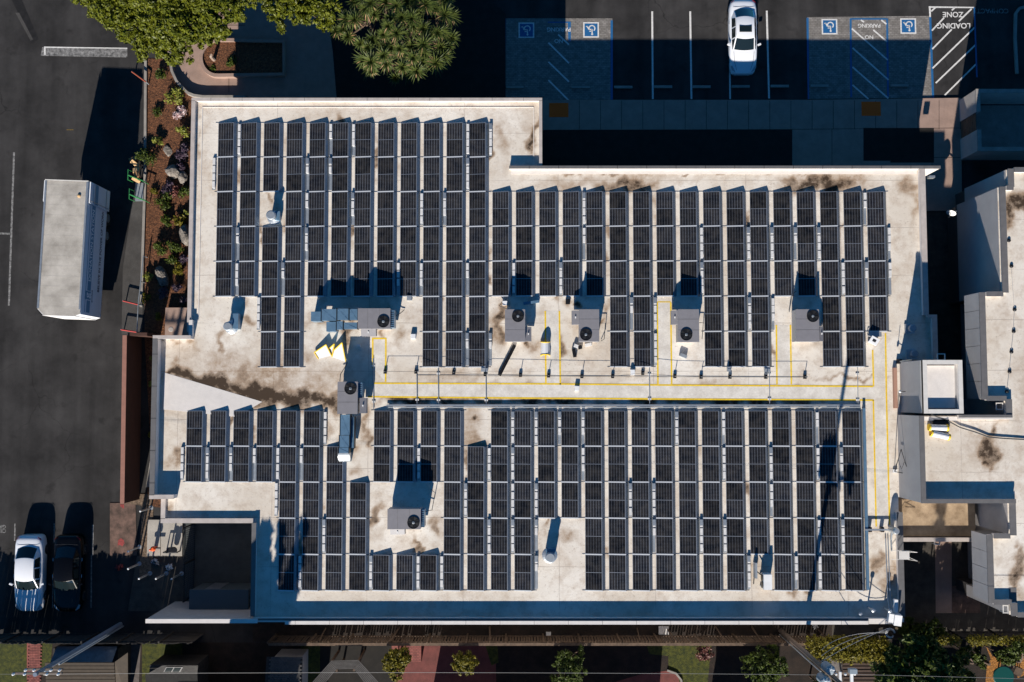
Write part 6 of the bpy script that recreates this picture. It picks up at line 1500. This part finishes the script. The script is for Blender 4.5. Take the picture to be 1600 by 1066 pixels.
# ------------------------------------------------------------------ utility poles and wires
def pole(bpx, bpy_, h, m, label, r=.16):
    b0 = P(bpx, bpy_, 0); t = thing('utility_pole', label, 'utility pole', (b0.x, b0.y, 0), 'utility poles')
    MB().tube([(b0.x, b0.y, 0), (b0.x, b0.y, h)], r, 12, r * .7).part('shaft', m, t)
    return t, b0
t, b0 = pole(188, 976, 10.6, 'pole_steel', 'blue-grey utility pole crossing the shed at lower left')
MB().tube([(b0.x + .2, b0.y - .1, .0), (b0.x + .2, b0.y - .1, 8.4)], .05, 6).part('conduit_riser', 'galv_dull', t)
for z, w in ((10.3, 1.3), (9.6, 1.0)):
    MB().box(b0.x - w, b0.x + w, b0.y - .06, b0.y + .06, z, z + .12).part('crossarm', 'pole_wood', t)
    for s in (-.9, -.45, .45, .9): MB().lathe((b0.x + s * w, b0.y, z + .12), [(.05, 0), (.07, .06), (.05, .1), (.06, .16), (.03, .2)], 8).part('insulator', 'white_metal', t)
MB().lathe((b0.x - .1, b0.y - .2, 9.0), [(.16, 0), (.18, .1), (.18, .4), (.1, .5)], 12).part('switch', 'white_metal', t)
p1 = Vector((b0.x, b0.y, 10.5))
t, b0 = pole(1220, 986, 12.4, 'pole_wood', 'brown utility pole with two transformers at the lower right')
MB().tube([(b0.x - .12, b0.y - .2, 0), (b0.x - .12, b0.y - .2, 8)], .04, 6).part('conduit_riser', 'galv_dull', t)
for dx, dy, z in ((-.20, .42, 9.0), (-.52, -.12, 9.2)):
    tr = MB().lathe((b0.x + dx, b0.y + dy, z), [(.22, 0), (.26, .05), (.26, .85), (.22, .92), (.08, .95)], 18).part('transformer', 'transformer', t)
    for a_ in (0.6, 2.2): MB().lathe((b0.x + dx + .12 * math.cos(a_), b0.y + dy + .12 * math.sin(a_), z + .94), [(.05, 0), (.06, .1), (.03, .2)], 8).sub('bushing', 'white_metal', tr, t)
MB().box(b0.x - .2, b0.x + 1.5, b0.y - .06, b0.y + .06, 8.9, 9.02).part('crossarm', 'pole_wood', t)
MB().box(b0.x - .06, b0.x + .06, b0.y - .9, b0.y + .2, 9.03, 9.15).part('crossarm', 'pole_wood', t)
MB().box(b0.x + .5, b0.x + .62, b0.y - 1.0, b0.y + .1, 9.03, 9.15).part('crossarm', 'white_metal', t)
MB().box(b0.x + 1.1, b0.x + 1.25, b0.y - 1.0, b0.y + .1, 9.03, 9.15).part('crossarm', 'white_metal', t)
MB().box(b0.x + 1.0, b0.x + 1.4, b0.y + .06, b0.y + .3, 9.03, 9.35).part('switch_box', 'transformer', t)
for s in (.3, .8, 1.3): MB().lathe((b0.x + s, b0.y + .02, 9.16), [(.05, 0), (.07, .06), (.04, .16)], 8).part('insulator', 'white_metal', t)
p2 = b0.copy()
def wire(a, b, sag, label, r=.008, m='wire_mid', n=14):
    a, b = Vector(a), Vector(b)
    MB().tube([a.lerp(b, k / n) - Vector((0, 0, sag * 4 * (k / n) * (1 - k / n))) for k in range(n + 1)], r, 5).top('overhead_wire', m, label, 'wire', 'overhead wires')
wire(p1 + Vector((.6, 0, 0)), (p2.x, p2.y - .0, 9.3), .35, 'long overhead wire running between the two utility poles')
wire(p1 - Vector((.6, 0, 0)), p1 + Vector((-14, -.1, 0)), .1, 'overhead wire leaving the left pole to the left edge')
wire((p2.x + 1.3, p2.y, 9.2), (p2.x + 24, p2.y - .6, 9.6), .2, 'overhead wire leaving the right pole to the right edge')
# weatherhead box and service drop at the south-east corner
c = P(1402, 970, 5.2); t = thing('service_box', 'white crumpled service box on the lower right corner of the roof', 'service box', (c.x, c.y, ZR))
mt = Euler((.08, -.1, -.12)).to_matrix()
MB().obox((c.x + .1, c.y, 4.9), (.42, .62, .5), mt).part('cover', 'white_metal', t); MB().obox((c.x - .25, c.y + .1, 4.85), (.28, .5, .35), mt).part('cover', 'white_metal', t)
MB().obox((c.x + .1, c.y + .75, 4.72), (.2, .75, .25), RZ(-.05)).part('end_cap', 'white_metal', t)
for dx in (-.22, -.08): MB().tube([(c.x + dx, c.y + .2, 4.75), (c.x + dx, c.y + 1.2, 4.45), (c.x + dx, c.y + 4.6, 4.32)], .035, 6).part('conduit', 'galvanised', t)
co = P(1392, 990, 5.0); q = MB()
for rr in (.20, .25, .28): q.tube([(co.x + rr * math.cos(a_), co.y + rr * math.sin(a_), 5.0 + .05 * math.sin(3 * a_) - rr * .3) for a_ in [k * .4 for k in range(15)]], .014, 5)
q.part('cable_coil', 'wire_light', t)
MB().lathe((c.x + .12, c.y - .55, 4.7), [(.06, 0), (.08, .1), (.05, .2)], 10).part('weatherhead', 'cardboard_pale', t)
for i, dy in enumerate((0, -.12, -.25)):
    wire((co.x - .2, co.y + .3 + dy, 5.05), (p2.x + .1 * i, p2.y + .25 - dy * 2, 7.7 - .25 * i), .25 + .45 * i, 'sagging service wire from the right pole to the roof corner, ' + ('upper', 'middle', 'lower')[i] + ' strand', .013, 'wire_light')
MB().tube([P(1372, 925, ZR + 1.2), P(1350, 880, ZR + .05)], .012, 5).top('guy_cable', 'wire', 'thin guy cable near the right corner vents', 'cable') if False else None

# ------------------------------------------------------------------ sheds and houses along the bottom edge
def ribs(mb, x0, x1, y, z0, slope, n): pass
t = thing('garden_shed', 'small shed with ribbed brown roof and blue-grey back slope at lower left', 'shed', tuple(P(130, 1045, 0)))
xa_, xb_ = P(72, 1036, 2.6).x, P(180, 1036, 2.6).x; yr = P(800, 1035, 2.7).y; yn = P(800, 1010, 2.1).y
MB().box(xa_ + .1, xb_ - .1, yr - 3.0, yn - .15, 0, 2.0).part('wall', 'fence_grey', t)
MB().add([(xa_ + .4, yn, 2.1), (xb_ - .1, yn, 2.1), (xb_ - .15, yr, 2.7), (xa_ + .3, yr, 2.7)], [(3, 2, 1, 0), (0, 1, 2, 3)]).part('back_slope', 'shed_metal', t)
for k in range(16):
    y0 = yr - .02 - k * .21; z0 = 2.72 - .035 * k
    MB().box(xa_, xb_, y0 - .17, y0, z0 - .05, z0 + .015 - .0).part('roof_rib', 'shed_roof', t)
MB().add([(xb_ + .02, yr + .02, 2.7), (xb_ + .75, yr + .55, 2.6), (xb_ + .75, yr - 2.5, 2.4), (xb_ + .02, yr - 2.5, 2.3)], [(3, 2, 1, 0), (0, 1, 2, 3)]).part('side_awning', 'shed_roof', t)
t = thing('garden_house', 'small grey house with a white framed skylight at the bottom left', 'house', tuple(P(270, 1060, 0)))
a = P(228, 1052, 2.6); b = P(312, 1052, 2.6); y1 = P(800, 1040, 2.9).y; y0 = P(800, 1053, 2.4).y
MB().add([(a.x, y0, 2.45), (b.x - .2, y0, 2.45), (b.x, y1, 2.9), (a.x + 1.1, y1, 2.9)], [(0, 1, 2, 3), (3, 2, 1, 0)]).part('roof', 'shingle_light', t)
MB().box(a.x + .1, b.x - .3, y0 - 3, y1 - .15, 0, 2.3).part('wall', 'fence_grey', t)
MB().add([(a.x - .1, y0 - .02, 2.44), (b.x - .2, y0 - .02, 2.44), (b.x - .2, y0 - 3.2, 1.9), (a.x - .1, y0 - 3.2, 1.9)], [(3, 2, 1, 0), (0, 1, 2, 3)]).part('lower_roof', 'shingle', t)
fx0, fx1 = P(253, 1048, 2.75).x, P(287, 1048, 2.75).x
sl = (.45) / (y1 - y0)
sky_ = MB().add([(fx0, y0 + .12, 2.53), (fx1 - .3, y0 + .12, 2.53), (fx1, y1 - .10, 2.89), (fx0 + .3, y1 - .10, 2.89)], [(0, 1, 2, 3)]).part('skylight', 'coping_grey', t)
for k in (0, 1):
    w = (fx1 - .3 - fx0) / 2
    q = lambda u, v_: (fx0 + .3 * v_ + u * (fx1 - .3 - fx0), y0 + .12 + v_ * (y1 - y0 - .22), 2.545 + .36 * v_)
    u0 = .05 + k * .47
    MB().add([q(u0, .12), q(u0 + .41, .12), q(u0 + .41, .88), q(u0, .88)], [(0, 1, 2, 3)]).sub('pane', 'car_glass', sky_, t)
t = thing('tiled_house', 'house corner with grey overlapping roof tiles left of the pergola', 'house', tuple(P(450, 1060, 0)))
a = P(418, 1060, 3); b = P(470, 1030, 3)
MB().box(a.x + .1, b.x - .2, b.y - 4, b.y - .2, 0, 2.4).part('wall', 'stucco', t)
MB().add([(a.x - .2, b.y, 2.5), (b.x, b.y, 2.5), (b.x + .05, b.y - 3.5, 2.9), (a.x - .2, b.y - 3.5, 3.3)], [(3, 2, 1, 0), (0, 1, 2, 3)]).part('roof_deck', 'shingle', t)
tm_ = MB().box(-.10, .10, -.05, .05, 0, .05).mesh('roof_tile', 'shingle_light')
for j in range(22):
    for i in range(9):
        x = b.x - .12 - i * .21 - (.1 if j % 2 else 0); y = b.y - .06 - j * .115
        o = bpy.data.objects.new('roof_tile', tm_); col.objects.link(o); o.parent = t; f = (b.y - y) / 3.5; g_ = (b.x - x) / 6
        o.location = Vector((x, y, 2.53 + f * (.4 + 1.3 * min(1, g_)))) - LOC[t.name]; o.rotation_euler = (rnd.uniform(-.15, -.05), rnd.uniform(-.05, .05), 0)
t = thing('pergola', 'slatted wooden pergola roof of angled shape at the bottom edge', 'pergola', tuple(P(540, 1050, 0)))
cn = [P(486, 1068, 2.5), P(518, 1032, 2.5), P(560, 1031, 2.5), P(594, 1068, 2.5)]
inn = [P(508, 1068, 2.5), P(526, 1046, 2.5), P(553, 1045, 2.5), P(570, 1068, 2.5)]
for s in range(3):
    for k in range(7):
        f0 = k / 7 + .02; f1 = (k + .78) / 7
        A0, A1 = cn[s].lerp(inn[s], f0), cn[s].lerp(inn[s], f1); B0, B1 = cn[s + 1].lerp(inn[s + 1], f0), cn[s + 1].lerp(inn[s + 1], f1)
        z = Vector((0, 0, .05))
        MB().add([A0, B0, B1, A1, A0 + z, B0 + z, B1 + z, A1 + z], [(0, 1, 2, 3), (7, 6, 5, 4), (4, 5, 1, 0), (5, 6, 2, 1), (6, 7, 3, 2), (7, 4, 0, 3)]).part('slat', 'shingle_light', t)
for p in cn[1:3] + inn[1:3]: MB().box(p.x - .06, p.x + .06, p.y - .06 - .1, p.y + .06 - .1, 0, 2.49).part('post', 'fence_wood', t)
t = thing('tiled_shed', 'small building with brown ribbed tile roof under the hedge at lower right', 'shed', tuple(P(1350, 1060, 0)))
a = P(1317, 1040, 2.6); b = P(1380, 1037, 2.6)
MB().box(a.x + .1, b.x - .1, a.y - 4, a.y - .1, 0, 2.3).part('wall', 'stucco', t)
for k in range(14):
    y = b.y - k * .2
    MB().box(a.x, b.x, y - .18, y - .0, 2.42 + .03 * k, 2.50 + .03 * k).part('roof_tile_course', 'tile_brown', t)
t = thing('patio_wall', 'low red brick wall beside the patio', 'wall', tuple(P(635, 1015, 0)))
MB().box(P(640, 1010, .5).x, P(658, 1010, .5).x, P(800, 1035, .5).y, P(800, 1008, .5).y, .013, .5).part('wall_body', 'brick_path', t)
MB().box(P(612, 1010, .5).x, P(622, 1010, .5).x, P(800, 1018, .5).y, P(800, 1008, .5).y, .013, .5).part('wall_body', 'brick_path', t)
c = P(1569, 1058, .8); t = thing('patio_umbrella', 'round teal patio table at the lower right edge', 'table', (c.x, c.y, 0))
MB().lathe((c.x, c.y, .7), [(.62, 0), (.66, .03), (.62, .06)], 24).part('table_top', 'teal', t); MB().cyl((c.x, c.y, 0), .05, .69, 8).part('leg', 'black_metal', t); MB().lathe((c.x, c.y, 0), [(.3, 0), (.25, .05)], 14).part('base', 'black_metal', t)
for i, (px, py) in enumerate(((1578, 1040), (1592, 1050))):
    c = P(px, py, .5); t = thing('garden_chair', 'brown wooden garden chair beside the teal table, ' + ('upper' if i == 0 else 'right') + ' one', 'chair', (c.x, c.y, 0), 'garden chairs')
    mt = RZ(.5 - i)
    MB().obox((c.x, c.y, .44), (.5, .5, .05), mt).part('seat', 'fence_wood', t); MB().obox(Vector((c.x, c.y, .75)) + mt @ Vector((0, .26, 0)), (.5, .05, .6), mt).part('backrest', 'fence_wood', t)
    for sx in (-.22, .22):
        for sy in (-.22, .22): MB().obox(Vector((c.x, c.y, .21)) + mt @ Vector((sx, sy, 0)), (.05, .05, .42), mt).part('leg', 'fence_wood', t)
for i, (px, py, s) in enumerate(((857, 991, 'pale paver lying alone in the side yard'), (1033, 985, 'left of two grey pavers against the building'), (1041, 985, 'right of two grey pavers against the building'), (1274, 979, 'tilted pale block in the side yard near the pole'))):
    c = P(px, py, .1); mb_ = MB().obox((c.x, c.y, .08), (.30, .5 if i in (1, 2) else .25, .14), RZ(.35 if i == 3 else 0)); mb_.top('loose_paver', 'block', s, 'paver', 'loose pavers in the side yard')
# houses beyond the bottom edge, whose shade falls on the gardens
def shade_house(px0, px1, y_south, h, label):
    x0, x1 = P(px0, 1066, 0).x, P(px1, 1066, 0).x; y = P(800, 1066, 0).y - y_south
    t = thing('garden_house', label, 'house', ((x0 + x1) / 2, y - 3, 0), 'houses south of the gardens')
    MB().box(x0 + .3, x1 - .3, y - 6, y - .3, 0, h - 1.2).part('wall', 'stucco', t)
    MB().add([(x0, y, h - 1.3), (x1, y, h - 1.3), (x1, y - 3, h), (x0, y - 3, h), (x0, y - 6.3, h - 1.3), (x1, y - 6.3, h - 1.3)], [(0, 1, 2, 3), (3, 2, 5, 4), (0, 3, 4), (1, 5, 2)]).part('roof', 'shingle', t)
shade_house(290, 480, 1.2, 4.6, 'house with pitched roof south of the frame at left')
shade_house(662, 1000, 1.6, 4.2, 'house with pitched roof south of the frame at centre')
shade_house(1090, 1180, 3.0, 4.4, 'house with pitched roof south of the frame near the pole')
shade_house(1400, 1465, 3.5, 4.0, 'house with pitched roof south of the frame at right')

# ------------------------------------------------------------------ upper lot: wheel stops
for i, (x0, x1, y) in enumerate(((791, 818, 136.5), (893, 922, 136.5), (959.5, 988, 136.5), (1022, 1050, 136), (1082, 1110, 136), (1143, 1171, 135.5), (1204, 1232, 135), (1266, 1294, 134.5), (1391, 1419, 134))):
    a = P(x0, y, .05); b = P(x1, y, .05)
    MB().prism([(a.x, a.y - .08), (b.x, a.y - .08), (b.x, a.y + .08), (a.x, a.y + .08)], .021, .13).top('wheel_stop', 'concrete', 'concrete wheel stop in the upper lot, %s from left' % ORD[i], 'wheel stop', 'wheel stops in the upper lot')
